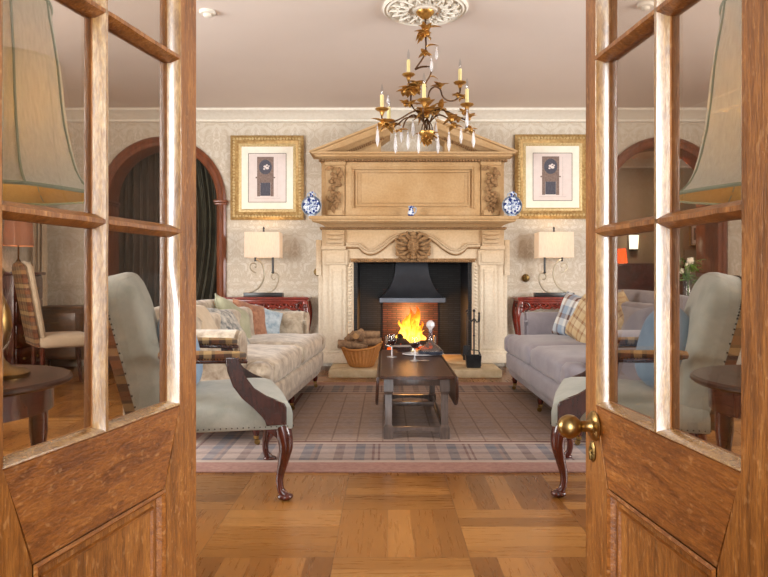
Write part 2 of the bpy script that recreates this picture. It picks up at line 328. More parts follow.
# ------------------------------------------------------------------ mesh builder
class MB:
    def __init__(s, mtx=None): s.bm = bmesh.new(); s.m = mtx or Matrix.Identity(4)
    def _add(s, tb, mtx):
        me = bpy.data.meshes.new('t'); tb.to_mesh(me); tb.free(); me.transform(s.m @ mtx)
        if s.m.determinant() < 0: me.flip_normals()
        s.bm.from_mesh(me); bpy.data.meshes.remove(me); return s
    def box(s, c, d, rot=(0, 0, 0), bev=0, seg=2):
        tb = bmesh.new(); bmesh.ops.create_cube(tb, size=1)
        bmesh.ops.scale(tb, vec=d, verts=tb.verts)
        if bev: bmesh.ops.bevel(tb, geom=tb.edges[:], offset=min(bev, min(d)*.45), segments=seg, affect='EDGES', profile=.5)
        from mathutils import Euler
        return s._add(tb, Matrix.Translation(c) @ Euler(rot).to_matrix().to_4x4())
    def bb(s, x0, x1, y0, y1, z0, z1, bev=0): return s.box(((x0+x1)/2, (y0+y1)/2, (z0+z1)/2), (abs(x1-x0), abs(y1-y0), abs(z1-z0)), bev=bev)
    def prism(s, pts, a, b, plane='xz', bev=0):
        # outline pts in a plane, extruded from a to b along the remaining axis
        tb = bmesh.new()
        def P(p, h):
            if plane == 'xz': return (p[0], h, p[1])
            if plane == 'yz': return (h, p[0], p[1])
            return (p[0], p[1], h)
        v0 = [tb.verts.new(P(p, a)) for p in pts]; v1 = [tb.verts.new(P(p, b)) for p in pts]
        n = len(pts)
        if bev or n < 5: f0 = tb.faces.new(v0); f1 = tb.faces.new(v1[::-1])
        else:
            from mathutils.geometry import tessellate_polygon
            for tri in tessellate_polygon([[Vector((p[0], p[1], 0)) for p in pts]]):
                for vv in (v0, v1):
                    try: tb.faces.new([vv[i] for i in tri])
                    except ValueError: pass
        for i in range(n): tb.faces.new((v0[i], v1[i], v1[(i+1) % n], v0[(i+1) % n]))
        if bev: bmesh.ops.bevel(tb, geom=list(f0.edges)+list(f1.edges), offset=bev, segments=3, affect='EDGES')
        big = [f for f in tb.faces if len(f.verts) > 4]
        if big: bmesh.ops.triangulate(tb, faces=big)
        bmesh.ops.recalc_face_normals(tb, faces=tb.faces)
        return s._add(tb, Matrix.Identity(4))
    def loft(s, rings, cap=True, close=True):
        tb = bmesh.new(); R = [[tb.verts.new(p) for p in r] for r in rings]
        n = len(R[0])
        for a, b in zip(R, R[1:]):
            for i in range(n if close else n-1): tb.faces.new((a[i], a[(i+1) % n], b[(i+1) % n], b[i]))
        if cap and close:
            tb.faces.new(R[0][::-1]); tb.faces.new(R[-1])
        bmesh.ops.recalc_face_normals(tb, faces=tb.faces)
        return s._add(tb, Matrix.Identity(4))
    def tube(s, pts, r, seg=8, flat=1.0, smooth=True):
        pts = [Vector(p) for p in pts]
        if smooth and len(pts) > 2:
            q = []; rr = []
            rs = r if isinstance(r, (list, tuple)) else [r]*len(pts)
            for i in range(len(pts)-1):
                p0 = pts[max(i-1, 0)]; p1 = pts[i]; p2 = pts[i+1]; p3 = pts[min(i+2, len(pts)-1)]
                for k in range(4):
                    u = k/4
                    q.append(.5*((2*p1)+(-p0+p2)*u+(2*p0-5*p1+4*p2-p3)*u*u+(-p0+3*p1-3*p2+p3)*u**3)); rr.append(rs[i]*(1-u)+rs[i+1]*u)
            q.append(pts[-1]); rr.append(rs[-1]); pts, r = q, rr
        n = len(pts); rs = r if isinstance(r, (list, tuple)) else [r]*n
        rings = []; up = None
        for i, p in enumerate(pts):
            d = (pts[min(i+1, n-1)]-pts[max(i-1, 0)]).normalized()
            if up is None:
                up = Vector((0, 0, 1)) if abs(d.z) < .9 else Vector((0, 1, 0))
            a = d.cross(up).normalized(); b = a.cross(d).normalized(); up = b
            rings.append([p+(a*math.cos(2*PI*k/seg)+b*math.sin(2*PI*k/seg)*flat)*rs[i] for k in range(seg)])
        return s.loft(rings)
    def lathe(s, prof, c=(0, 0, 0), seg=20, sx=1, sy=1, axis='z', flute=0, nf=8):
        rings = []
        for r, z in prof:
            ring = []
            for k in range(seg):
                a = 2*PI*k/seg; q = max(r, .0004)*(1+flute*math.cos(a*nf))
                p = (q*math.cos(a)*sx, q*math.sin(a)*sy, z)
                if axis == 'y': p = (p[0], p[2], p[1])
                if axis == 'x': p = (p[2], p[0], p[1])
                ring.append((p[0]+c[0], p[1]+c[1], p[2]+c[2]))
            rings.append(ring)
        return s.loft(rings)
    def ball(s, c, r, seg=14, rings=8, rot=(0, 0, 0)):
        from mathutils import Euler
        tb = bmesh.new(); bmesh.ops.create_uvsphere(tb, u_segments=seg, v_segments=rings, radius=1)
        if isinstance(r, (int, float)): r = (r, r, r)
        bmesh.ops.scale(tb, vec=r, verts=tb.verts)
        return s._add(tb, Matrix.Translation(c) @ Euler(rot).to_matrix().to_4x4())
    def rbox(s, c, d, r, n=7, crown=0, rot=(0, 0, 0), sag=0):
        from mathutils import Euler
        h = Vector(d)/2; r = min(r, min(h)*.999)
        tb = bmesh.new(); bmesh.ops.create_cube(tb, size=2); bmesh.ops.subdivide_edges(tb, edges=tb.edges[:], cuts=n, use_grid_fill=True)
        for v in tb.verts:
            u = v.co.copy(); q = Vector([math.copysign(abs(u[i])**.8, u[i])*h[i] for i in range(3)])
            inn = Vector([max(-(h[i]-r), min(h[i]-r, q[i])) for i in range(3)]); df = q-inn
            if df.length > 1e-6: q = inn+df.normalized()*min(r, df.length if df.length < r*.5 else r)
            q.z += crown*(1-u.x**2)*(1-u.y**2)*(1 if u.z > 0 else .15)
            q += Vector((random.uniform(-1, 1), random.uniform(-1, 1), random.uniform(-1, 1)))*sag
            v.co = q
        return s._add(tb, Matrix.Translation(c) @ Euler(rot).to_matrix().to_4x4())
    def pillow(s, c, w, h, th, rot=(0, 0, 0), n=14, roundp=False):
        # pillow upright in its own xz plane
        from mathutils import Euler
        tb = bmesh.new(); G = {}
        for side in (1, -1):
            for i in range(n+1):
                for j in range(n+1):
                    if side == -1 and (i in (0, n) or j in (0, n)): G[(side, i, j)] = G[(1, i, j)]; continue
                    u = -1+2*i/n; v = -1+2*j/n
                    t = (max(0, 1-u**4)*max(0, 1-v**4))**.55
                    x, z = u, v
                    if roundp: x, z = u*math.sqrt(1-v*v/2), v*math.sqrt(1-u*u/2)
                    else: x = u*(1-.09*(1-abs(v))**1.2*1); z = v*(1-.09*(1-abs(u))**1.2)
                    G[(side, i, j)] = tb.verts.new((x*w/2, side*t*th/2, z*h/2))
            for i in range(n):
                for j in range(n):
                    q = (G[(side, i, j)], G[(side, i+1, j)], G[(side, i+1, j+1)], G[(side, i, j+1)])
                    tb.faces.new(q if side == -1 else q[::-1])
        bmesh.ops.recalc_face_normals(tb, faces=tb.faces)
        return s._add(tb, Matrix.Translation(c) @ Euler(rot).to_matrix().to_4x4())
    def leaf(s, p, d, ln, wd, curl=.4, up=(0, 0, 1)):
        d = Vector(d).normalized(); u = Vector(up)
        a = d.cross(u)
        if a.length < .1: a = d.cross(Vector((1, 0, 0)))
        a.normalize(); b = a.cross(d).normalized(); p = Vector(p); tb = bmesh.new(); L = []; n = 5
        for i in range(n+1):
            t = i/n; w = wd*math.sin(PI*min(1, t*.9+.1))*.5; q = p+d*ln*t-b*curl*ln*t*t
            L.append((tb.verts.new(q+a*w+b*w*.3), tb.verts.new(q), tb.verts.new(q-a*w+b*w*.3)))
        for A, B in zip(L, L[1:]):
            tb.faces.new((A[0], A[1], B[1], B[0])); tb.faces.new((A[1], A[2], B[2], B[1]))
        r = bmesh.ops.extrude_face_region(tb, geom=tb.faces[:])
        for v in [e for e in r['geom'] if isinstance(e, bmesh.types.BMVert)]: v.co += b*.003
        bmesh.ops.recalc_face_normals(tb, faces=tb.faces)
        return s._add(tb, Matrix.Identity(4))
    def build(s, name, mat, parent=None, smooth=35):
        me = bpy.data.meshes.new(name); s.bm.to_mesh(me); s.bm.free()
        me.materials.append(mat if not isinstance(mat, str) else M[mat])
        if smooth:
            for p in me.polygons: p.use_smooth = True
            me.set_sharp_from_angle(angle=math.radians(smooth))
        o = bpy.data.objects.new(name, me); C.objects.link(o)
        if parent: o.parent = parent
        return o
def tag(o, label, cat, group=None, kind=None):
    o['label'] = label; o['category'] = cat
    if group: o['group'] = group
    if kind: o['kind'] = kind
    return o
def thing(name, loc, label, cat, rz=0, group=None):
    o = bpy.data.objects.new(name, None); o.empty_display_size = .1; C.objects.link(o); o.location = loc; o.rotation_euler = (0, 0, rz)
    return tag(o, label, cat, group)
def struct(mb, name, mat, smooth=0, parent=None):
    o = mb.build(name, mat, parent, smooth)
    if not parent: o['kind'] = 'structure'
    return o
def copy_tree(o, parent=None):
    c = o.copy(); C.objects.link(c); c.parent = parent
    for ch in list(o.children): copy_tree(ch, c)
    return c
# ------------------------------------------------------------------ room
YB = 7.4; XL, XR = -3.85, 4.45; YF = .68; HC = 2.86; CX = .29
struct(MB().bb(-5, 6.5, -2.5, 11.6, -.1, 0), 'floor', 'parquet')
struct(MB().bb(XL-.2, 6.2, YF-.15, 11.6, HC, HC+.15), 'ceiling', 'ceiling')
AR = .71; AZ = 1.86
def arch(cx, r, z0=0, n=28):      # from right foot over the top to left foot
    return [(cx+r, z0)]+[(cx+r*math.cos(PI*i/n), AZ+r*math.sin(PI*i/n)) for i in range(n+1)]+[(cx-r, z0)]
acL, acR = X(163, YB), X(663, YB)
out = [(XL-.15, 0), (XL-.15, HC), (XR+.15, HC), (XR+.15, 0)]+arch(acR, AR-.06)+[(CX+.68, 0), (CX+.68, 1.2), (CX-.68, 1.2), (CX-.68, 0)]+arch(acL, AR-.06)
struct(MB().prism(out, YB, YB+.25), 'wall_back', 'wallpaper')
struct(MB().bb(XL-.15, XL, 4.2, YB, 0, HC).bb(XL-.15, XL, YF, 1.3, 0, HC).bb(XL-.15, XL, 1.3, 4.2, 0, .5).bb(XL-.15, XL, 1.3, 4.2, 2.5, HC), 'wall_left', 'wallpaper')
struct(MB().bb(XR, XR+.15, 4.2, YB, 0, HC).bb(XR, XR+.15, YF, 1.3, 0, HC).bb(XR, XR+.15, 1.3, 4.2, 0, .5).bb(XR, XR+.15, 1.3, 4.2, 2.5, HC), 'wall_right', 'wallpaper')
struct(MB().bb(XL-.15, -.56, YF-.15, YF, 0, HC).bb(.52, XR+.15, YF-.15, YF, 0, HC).bb(-.56, .52, YF-.15, YF, 2.14, HC), 'wall_front', 'wallpaper')
fr = MB().bb(-.56, -.5, YF-.17, YF+.01, 0, 2.14).bb(.46, .52, YF-.17, YF+.01, 0, 2.14).bb(-.56, .52, YF-.17, YF+.01, 2.08, 2.14)
struct(fr, 'trim_1', 'oak')
for i, (xa, sgn, ya, yb) in enumerate(((XL, 1, 1.3, 4.2), (XR, -1, 1.3, 4.2))):  # unseen windows, added to let the side lights in
    p, q = xa-.12*sgn, xa+.02*sgn; m_ = (ya+yb)/2
    w = struct(MB().bb(p, q, ya, ya+.08, .5, 2.5).bb(p, q, yb-.08, yb, .5, 2.5).bb(p, q, ya+.08, yb-.08, .5, .58).bb(p, q, ya+.08, yb-.08, 2.42, 2.5).bb(xa-.1*sgn, xa-.06*sgn, m_-.03, m_+.03, .58, 2.42).bb(xa-.1*sgn, xa-.06*sgn, ya+.08, yb-.08, 1.78, 1.82), 'window_%d' % (i+1), 'white')
    MB().bb(xa-.085*sgn, xa-.08*sgn, ya+.08, yb-.08, .58, 2.42).build('pane', 'glass', w, 0)
# cornices
def cornice(name, p0, p1, inward):
    p0 = Vector(p0); p1 = Vector(p1); iw = Vector(inward); prof = [(0, 0), (.15, 0), (.15, -.025), (.13, -.035), (.09, -.05), (.05, -.085), (.03, -.1), (.03, -.12), (.012, -.13), (0, -.13)]
    rings = [[(q.x+iw.x*a, q.y+iw.y*a, HC+b) for a, b in prof] for q in (p0, p1)]
    return struct(MB().loft(rings), name, 'white', 30)
cornice('trim_2', (XL, YB), (XR, YB), (0, -1)); cornice('trim_3', (XL, YF), (XL, YB), (1, 0)); cornice('trim_4', (XR, YF), (XR, YB), (-1, 0))
struct(MB().bb(XL, acL-AR, YB-.025, YB, 0, .16, .006).bb(acL+AR, CX-1.05, YB-.025, YB, 0, .16, .006).bb(CX+1.05, acR-AR, YB-.025, YB, 0, .16, .006).bb(acR+AR, XR, YB-.025, YB, 0, .16, .006), 'baseboard_back', 'white')
struct(MB().bb(XL, XL+.025, YF, YB-.03, 0, .16, .006), 'baseboard_left', 'white')
struct(MB().bb(XR-.025, XR, YF, YB-.03, 0, .16, .006), 'baseboard_right', 'white')
# mahogany arch linings
for i, cx in enumerate((acL, acR)):
    mb = MB(); n = 32
    def ring(rr, z0, y):
        return [(cx+rr, y, z0)]+[(cx+rr*math.cos(PI*k/n), y, AZ+rr*math.sin(PI*k/n)) for k in range(n+1)]+[(cx-rr, y, z0)]
    prof = [(AR, YB-.001), (AR, YB-.03), (AR-.02, YB-.045), (AR-.045, YB-.03), (AR-.07, YB-.035), (AR-.1, YB-.02), (AR-.11, YB), (AR-.11, YB+.26), (AR-.06, YB+.26), (AR-.06, YB-.001)]
    tb = [ring(r, 0, y) for r, y in prof]
    path = list(zip(*tb))
    mb.loft([list(p) for p in path])
    for s in (-1, 1):
        a, b = sorted((cx+s*(AR+.02), cx+s*(AR-.13))); mb.bb(a, b, YB-.07, YB+.26, AZ-.03, AZ+.0, .008); mb.bb(a+.01, b-.01, YB-.055, YB+.26, AZ-.055, AZ-.03, .006)
        mb.bb(a-.004, b+.004, YB-.06, YB+.26, 0, .2, .01)
    struct(mb, 'trim_%d' % (5+i), 'archwood', 35)
# left alcove with its curtains
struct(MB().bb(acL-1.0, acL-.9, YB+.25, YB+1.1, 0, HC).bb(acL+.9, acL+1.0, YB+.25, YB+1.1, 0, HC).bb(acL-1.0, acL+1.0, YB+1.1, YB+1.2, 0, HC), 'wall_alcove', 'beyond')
def curtain(name, x0, x1, y, z0, z1, mat, label, gather=0, nf=9, group=None):
    n = 70; rows = 12; th = .012; A = []; B = []
    for j in range(rows+1):
        t = j/rows; zz = z1+(z0-z1)*t
        g = gather*math.sin(PI*min(1, t*1.25))
        ra = []; rb = []
        for i in range(n+1):
            u = i/n; xx = x0+(x1-x0)*u; xx = xx+(x0-xx)*g
            yy = y+.035*math.sin(u*nf*2*PI+t*1.2)+.015*math.sin(u*nf*5.1*PI+2)
            ra.append((xx, yy, zz)); rb.append((xx, yy+th, zz))
        A.append(ra+rb[::-1])
    o = MB().loft(A).build(name, mat, None, 60); tag(o, label, 'curtain', group); return o
curtain('curtain', acL-.82, acL+.04, YB+.5, .02, 2.7, 'curtain_brown', 'dark brown floor-length curtain filling the left half of the left mahogany arch', 0, 10)
curtain('curtain', acL+.84, acL+.1, YB+.38, .02, 2.7, 'curtain', 'dark green floor-length curtain gathered at the right side of the left mahogany arch', .25, 8)
# the room beyond the right arch
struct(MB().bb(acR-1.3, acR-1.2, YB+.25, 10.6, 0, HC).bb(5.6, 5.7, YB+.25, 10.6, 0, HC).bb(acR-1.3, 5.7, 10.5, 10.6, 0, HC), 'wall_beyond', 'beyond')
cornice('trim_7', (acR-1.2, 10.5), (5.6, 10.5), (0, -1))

# ceiling rose
rx, ry = CX-.02, 4.55
mb = MB(Matrix.Translation((rx, ry, 0)) @ Matrix.Diagonal((.79, .79, 1, 1))).lathe([(.02, HC), (.37, HC), (.375, HC-.012), (.36, HC-.025), (.345, HC-.018), (.33, HC-.03), (.315, HC-.02), (.3, HC-.012), (.12, HC-.015), (.1, HC-.03), (.05, HC-.035), (.01, HC-.035)], (0, 0, 0), 48)
for k in range(16):
    a = 2*PI*k/16
    for rr, sz in ((.27, .030), (.19, .026)):
        mb.ball((rr*math.cos(a), rr*math.sin(a), HC-.018), (sz, sz*.7, .02), 8, 6, (0, 0, a)); mb.ball(((rr-.03)*math.cos(a+.2), (rr-.03)*math.sin(a+.2), HC-.018), (sz*.6, sz*.9, .018), 8, 6, (0, 0, a+.6))
    mb.tube([(.14*math.cos(a), .14*math.sin(a), HC-.02), (.2*math.cos(a+.12), .2*math.sin(a+.12), HC-.035), (.29*math.cos(a+.05), .29*math.sin(a+.05), HC-.03), (.31*math.cos(a-.1), .31*math.sin(a-.1), HC-.02)], .008, 6)
tag(mb.build('ceiling_rose', 'white'), 'round white plaster ceiling rose with leaf relief around the chandelier hook', 'ceiling rose')
for x, y, lb in ((-1.25, 4.62, 'small round white smoke detector on the ceiling left of the chandelier'), (1.77, 4.5, 'small round white ceiling fitting seen through the top of the right glazed door')):
    t = thing('smoke_detector', (x, y, HC), lb, 'smoke detector')
    MB().lathe([(.0, 0), (.055, 0), (.055, -.012), (.05, -.02), (.03, -.022), (.0, -.022)], seg=24).build('housing', 'white', t)
    MB().lathe([(.0, -.022), (.028, -.022), (.026, -.04), (.012, -.045), (.0, -.045)], seg=18).build('sensor', 'white', t)

# ------------------------------------------------------------------ glazed doors
def door(idx, ox, oy, ang, side, wglass, sf, knob):
    # local frame: origin at free glass edge on the visible face; +x runs along the leaf to the hinge; y = into the thickness, away from the viewer's face
    root = bpy.data.objects.new('door_%d' % idx, None); C.objects.link(root); root['kind'] = 'structure'
    # hinge direction in world: toward the camera
    d = Vector((-math.sin(ang)*side, -math.cos(ang), 0)) if side == 1 else Vector((math.sin(ang), -math.cos(ang), 0))
    nrm = Vector((-math.cos(ang), math.sin(ang), 0)) if side == 1 else Vector((math.cos(ang), math.sin(ang), 0))
    mt = Matrix(((d.x, nrm.x, 0, ox), (d.y, nrm.y, 0, oy), (0, 0, 1, 0), (0, 0, 0, 1)))
    T = .04; SH = .062; top = 2.04; zb = .775+.005; pitch = .299; p0 = .11
    P = lambda: MB(mt)
    widen = .05
    # diminished (gunstock) stiles
    pz = .65
    P().prism([(-sf, .01), (-sf, top), (0, top), (0, zb), (widen, pz), (widen, .01)], 0, T, bev=.0025).build('stile', 'oak', root)
    P().prism([(wglass+SH, .01), (wglass+SH, top), (wglass, top), (wglass, zb), (wglass-widen, pz), (wglass-widen, .01)], 0, T, bev=.0025).build('stile', 'oak', root)
    P().bb(0, wglass, 0, T, zb+4*pitch, top).build('top_rail', 'oak_h', root)
    P().prism([(.0005, zb), (wglass-.0005, zb), (wglass-widen-.0005, pz), (widen+.0005, pz)], .0008, T-.0008, bev=.002).build('lock_rail', 'oak_h', root)
    P().bb(widen, wglass-widen, 0, T, .01, .24).build('bottom_rail', 'oak_h', root)
    x0, x1 = widen, wglass-widen
    P().bb(x0, x1, .010, .026, .24, pz).build('panel', 'oak', root)
    fx, fz = .022, .022
    mb = P(); ra = [[(x0+a, y, .24+a), (x1-a, y, .24+a), (x1-a, y, pz-a), (x0+a, y, pz-a)] for a, y in ((0, .0), (.004, -.003), (.009, .001), (.012, .010), (.016, .016))]
    mb.loft(ra, cap=False); mb.build('panel_moulding', 'oak_h', root, 20)
    mb = P(); ra = [[(x0+a, y, .24+a), (x1-a, y, .24+a), (x1-a, y, pz-a), (x0+a, y, pz-a)] for a, y in ((.022, .0105), (.024, .006), (.027, .006), (.029, .0105))]
    mb.loft(ra, cap=False); mb.build('panel_bead', 'oak_h', root, 20)
    # sloping glazing beads round the opening: front bevel 17 mm deep
    bd = .012; dp = .020
    def twotone(o):     # plain oak beyond the pane, painted-lit bead colour in front
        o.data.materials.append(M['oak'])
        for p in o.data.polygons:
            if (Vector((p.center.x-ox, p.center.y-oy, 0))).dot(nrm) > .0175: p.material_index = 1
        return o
    def bead(pa, pb, ix, iz):
        # triangular bead from pa to pb, inner direction (ix, iz)
        mb = P(); n = 10; rr = []
        for i in range(n+1):
            t = i/n; x = pa[0]+(pb[0]-pa[0])*t; z = pa[1]+(pb[1]-pa[1])*t
            j = lambda: random.uniform(-.0008, .0008)
            rr.append([(x, .0005+j(), z), (x+ix*.004, .0015+j(), z+iz*.004), (x+ix*bd, dp, z+iz*bd), (x+ix*bd, T-dp+.003, z+iz*bd), (x+ix*.003, T-.001, z+iz*.003), (x, T-.001, z)])
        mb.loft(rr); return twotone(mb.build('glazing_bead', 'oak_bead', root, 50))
    zt = zb+4*pitch
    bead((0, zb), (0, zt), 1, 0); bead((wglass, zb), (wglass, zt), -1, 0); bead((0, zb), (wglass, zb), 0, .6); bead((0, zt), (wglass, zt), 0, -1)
    # muntins
    mx = wglass*.515 if side == 1 else wglass*.515
    def muntin_v(x, za, zb_):
        mb = P(); rr = []
        for i in range(25):
            z = za+(zb_-za)*i/24; j = lambda: random.uniform(-.0007, .0007)
            rr.append([(x-.003+j(), 0, z), (x+.003+j(), 0, z), (x+.0085, dp-.003, z), (x+.0085, T-.016, z), (x+.004, T-.006, z), (x-.004, T-.006, z), (x-.0085, T-.016, z), (x-.0085, dp-.003, z)])
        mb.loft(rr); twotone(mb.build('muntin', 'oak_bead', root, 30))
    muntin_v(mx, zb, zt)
    for k in (1, 2, 3):
        z = zb+pitch*k; mb = P(); rr = []
        for i in range(17):
            x = wglass*i/16; j = lambda: random.uniform(-.0006, .0006)
            rr.append([(x, .0, z-.003+j()), (x, .0, z+.003+j()), (x, dp-.006, z+.0105), (x, T-dp+.006, z+.0105), (x, T, z+.004), (x, T, z-.004), (x, T-dp+.006, z-.0105), (x, dp-.006, z-.0105)])
        mb.loft(rr); mb.build('muntin', 'oak', root, 30)
    for k in range(4):
        for a, b in ((bd-.002, mx-.009), (mx+.009, wglass-bd+.002)):
            P().bb(a, b, .0195, .0225, zb+pitch*k+.009, zb+pitch*(k+1)-.009).build('pane', 'pane', root, 0)
    if knob:
        kx, kz = .001, .743
        kn = P().lathe([(0, 0), (.024, 0), (.026, -.003), (.022, -.007), (.012, -.009), (.0095, -.014), (.0095, -.026), (.012, -.029)]+[(.0205*math.sin(a), -.046+.0205*math.cos(a)) for a in [.5+.22*i for i in range(12)]]+[(0, -.0668)], (kx, 0, kz), 28, axis='y').build('knob', 'brass_old', root, 50)
        e = P().lathe([(0, 0), (.013, 0), (.014, -.002), (.011, -.004), (0, -.004)], (kx-.008, 0, kz-.046), 20, sx=.9, sy=1.3, axis='y').build('escutcheon', 'brass_dull', root, 40)
        P().lathe([(0, 0), (.006, 0), (.006, -.0065), (0, -.007)], (kx-.008, 0, kz-.044), 12, axis='y').build('keyhole_cover', 'brass_dull', e, 40)
        P().bb(kx-.011, kx-.005, -.0075, -.001, kz-.060, kz-.044, .001).build('keyhole_flap', 'brass_dull', e, 40)
    return root
door(1, -.354, 1.14, math.radians(12.3), 1, .397, .055, False)
door(2, .361, 1.14, math.radians(5.7), -1, .400, .042, True)
# ------------------------------------------------------------------ fireplace
def build_fireplace():
    t = thing('fireplace', (CX, 7.1, 0), 'grand carved sandstone fireplace with broken pediment overmantel on the back wall', 'fireplace')
    B = lambda: MB()
    YW = .30                      # wall plane in local y; local origin = face of the jambs
    for s in (-1, 1):             # jambs with ears
        def q(a, b): return tuple(sorted((s*a, s*b)))
        mb = B(); a, b = q(.64, .97); mb.bb(a, b, .0, YW, .085, 1.16, .006)
        a, b = q(.72, .90); mb.bb(a, b, -.03, .02, .23, 1.13, .008)
        a, b = q(.755, .865); mb.bb(a, b, -.042, -.02, .27, 1.09, .006)
        a, b = q(.765, .855); mb.bb(a, b, -.05, -.03, .30, 1.06, .006)
        a, b = q(.90, 1.02); mb.bb(a, b, .03, YW, .085, 1.35, .006)
        mb.build('jamb', 'stone', t, 30)
        mb = B(); a, b = q(.62, 1.01); mb.bb(a, b, -.06, YW, .08, .185, .008); a, b = q(.63, .99); mb.bb(a, b, -.05, YW, .185, .215, .01); mb.build('plinth', 'stone', t, 30)
        mb = B()                  # carved rope strip beside the opening
        for k in range(24):
            mb.ball((s*.675, -.012, .25+k*.038), (.020, .018, .013), 8, 6, (0, .5*s, 0))
        a, b = q(.65, .70); mb.bb(a, b, -.006, .01, .22, 1.15); mb.build('carved_strip', 'stone', t, 40)
        # ears and capitals
        mb = B(); a, b = q(.70, .97); mb.bb(a, b, -.035, .1, 1.13, 1.29, .008)
        a, b = q(.73, .94); mb.bb(a, b, -.05, .1, 1.155, 1.26, .006)
        a, b = q(.72, .98); mb.bb(a, b, -.055, .1, 1.29, 1.335, .008); a, b = q(.74, .93); mb.bb(a, b, -.045, .1, 1.335, 1.50, .006)
        for k, w in ((0, .1), (1, .085), (2, .1)): mb.ball((s*.835, -.05, 1.375+k*.045), (w, .03, .024), 14, 8)
        a, b = q(.985, 1.045); mb.bb(a, b, .015, .2, 1.02, 1.40, .006)
        mb.build('capital', 'stone', t, 35)
    mb = B().bb(-.98, .98, .0, YW, 1.16, 1.53, .004); mb.build('frieze', 'stone', t, 30)
    mb = B(); n = 60                # twisted carving along the lintel edge
    for k in range(n): mb.ball((-.655+1.31*k/(n-1), -.014, 1.172), (.014, .016, .014), 8, 5, (0, .6, 0))
    mb.bb(-.68, .68, -.012, .02, 1.185, 1.2, .004); mb.build('lintel_carving', 'stone_dark', t, 40)
    # serpentine moulding
    for s in (-1, 1):
        P = [(s*x, -.012, z) for x, z in ((.72, 1.335), (.62, 1.335), (.575, 1.33), (.535, 1.29), (.47, 1.262), (.40, 1.275), (.32, 1.325), (.25, 1.385), (.185, 1.425), (.12, 1.432))]
        B().tube(P, .018, 8).tube([(x, y-.018, z+.022) for x, y, z in P], .013, 6).build('serpentine_moulding', 'stone', t, 60)
        B().tube([(x, y+.004, z-.022) for x, y, z in P], .012, 6).build('serpentine_moulding', 'stone_dark', t, 60)  # dark tube paints the shadow under the moulding
    # mask with leaves
    mb = B(); mb.ball((0, -.05, 1.335), (.062, .065, .085), 18, 12)
    mb.ball((0, -.125, 1.328), (.016, .02, .03)); mb.ball((0, -.105, 1.285), (.030, .02, .012)); mb.ball((0, -.10, 1.265), (.022, .02, .014)); mb.ball((0, -.095, 1.24), (.026, .024, .022))
    for s in (-1, 1):
        mb.ball((s*.026, -.108, 1.352), (.013, .010, .008)); mb.ball((s*.028, -.104, 1.372), (.022, .014, .008), rot=(0, s*.4, 0)); mb.ball((s*.038, -.09, 1.31), (.022, .022, .022))
    mb.build('carved_face', 'stone_dark', t, 60)
    mb = B()
    for s in (-1, 1):
        for k, (a, ln) in enumerate(((-1.15, .10), (-.72, .13), (-.3, .11), (.12, .12), (.55, .10), (.98, .09))):
            p = Vector((s*.055*math.cos(a), -.03, 1.33+.08*math.sin(a))); d = Vector((s*math.cos(a)*1.15, 0, math.sin(a)*.85))
            q = Vector((-d.z, 0, d.x))*s*.3
            mb.tube([p, p+d*ln*.45+Vector((0, -.03, 0))+q*.02, p+d*ln*.8+Vector((0, -.02, 0))+q*ln*.5, p+d*ln+q*ln*1.2, p+d*ln*.8+q*ln*1.6], [.016, .021, .016, .012, .008], 7)
            mb.leaf(p+d*.03, (d.x, -.5, d.z), ln*.8, .045, .5, (0, -1, 0))
        mb.tube([(s*.03, -.05, 1.42), (s*.075, -.06, 1.455), (s*.13, -.05, 1.45), (s*.145, -.05, 1.415), (s*.115, -.06, 1.405), (s*.105, -.06, 1.425)], [.014, .018, .016, .013, .010, .008], 7)
        mb.tube([(s*.03, -.05, 1.225), (s*.09, -.05, 1.205), (s*.15, -.04, 1.235), (s*.175, -.04, 1.285), (s*.15, -.05, 1.305), (s*.135, -.05, 1.285)], [.016, .02, .018, .014, .011, .008], 7)
    mb.ball((0, -.05, 1.46), (.035, .03, .028)); mb.ball((0, -.06, 1.425), (.05, .03, .018)); mb.ball((0, -.05, 1.21), (.04, .03, .02))
    mb.build('carved_leaves', 'stone_dark', t, 60)
    # bed mould with beads, mantelshelf
    mb = B().bb(-1.0, 1.0, -.05, YW, 1.51, 1.535, .006)
    n = 70
    for k in range(n): mb.ball((-.98+1.96*k/(n-1), -.055, 1.523), (.011, .012, .011), 6, 4)
    mb.build('bead_carving', 'stone_dark', t, 40)
    pr = [(-.05, 1.53), (-.09, 1.535), (-.11, 1.55), (-.15, 1.565), (-.2, 1.575), (-.215, 1.585), (-.215, 1.60), (-.24, 1.605), (-.245, 1.635), (YW, 1.635), (YW, 1.53)]
    def shelf(prof, x0, x1, name, k=1.0, mat='stone'):
        mb = B(); rr = []
        for xx, s in ((x0, -1), (x1, 1)): rr.append([(xx+(s*(-y-.05)*k if y < 0 else 0), y, z) for y, z in prof])
        mb.loft(rr); return mb.build(name, mat, t, 30)
    shelf(pr, -.90, .90, 'mantelshelf')
    # overmantel
    B().bb(-.99, .99, .06, YW, 1.635, 2.275, .004).build('overmantel', 'stone', t, 30)
    mb = B()
    def frame(mb, x, z0, z1, w, y0, d, b=.006):
        mb.bb(-x, x, y0-d, y0, z1-w, z1, b).bb(-x, x, y0-d, y0, z0, z0+w, b).bb(-x+.001, -x+w, y0-d+.001, y0, z0+w-.004, z1-w+.004, b).bb(x-w, x-.001, y0-d+.001, y0, z0+w-.004, z1-w+.004, b)
    frame(mb, .73, 1.66, 2.255, .07, .06, .045); frame(mb, .665, 1.72, 2.19, .025, .06, .03); frame(mb, .62, 1.765, 2.15, .018, .06, .02)
    mb.build('overmantel_panel_frame', 'stone', t, 30)
    mb = B().bb(-.56, .56, .045, .062, 1.80, 2.12, .012); mb.build('overmantel_panel', 'stone', t, 30)
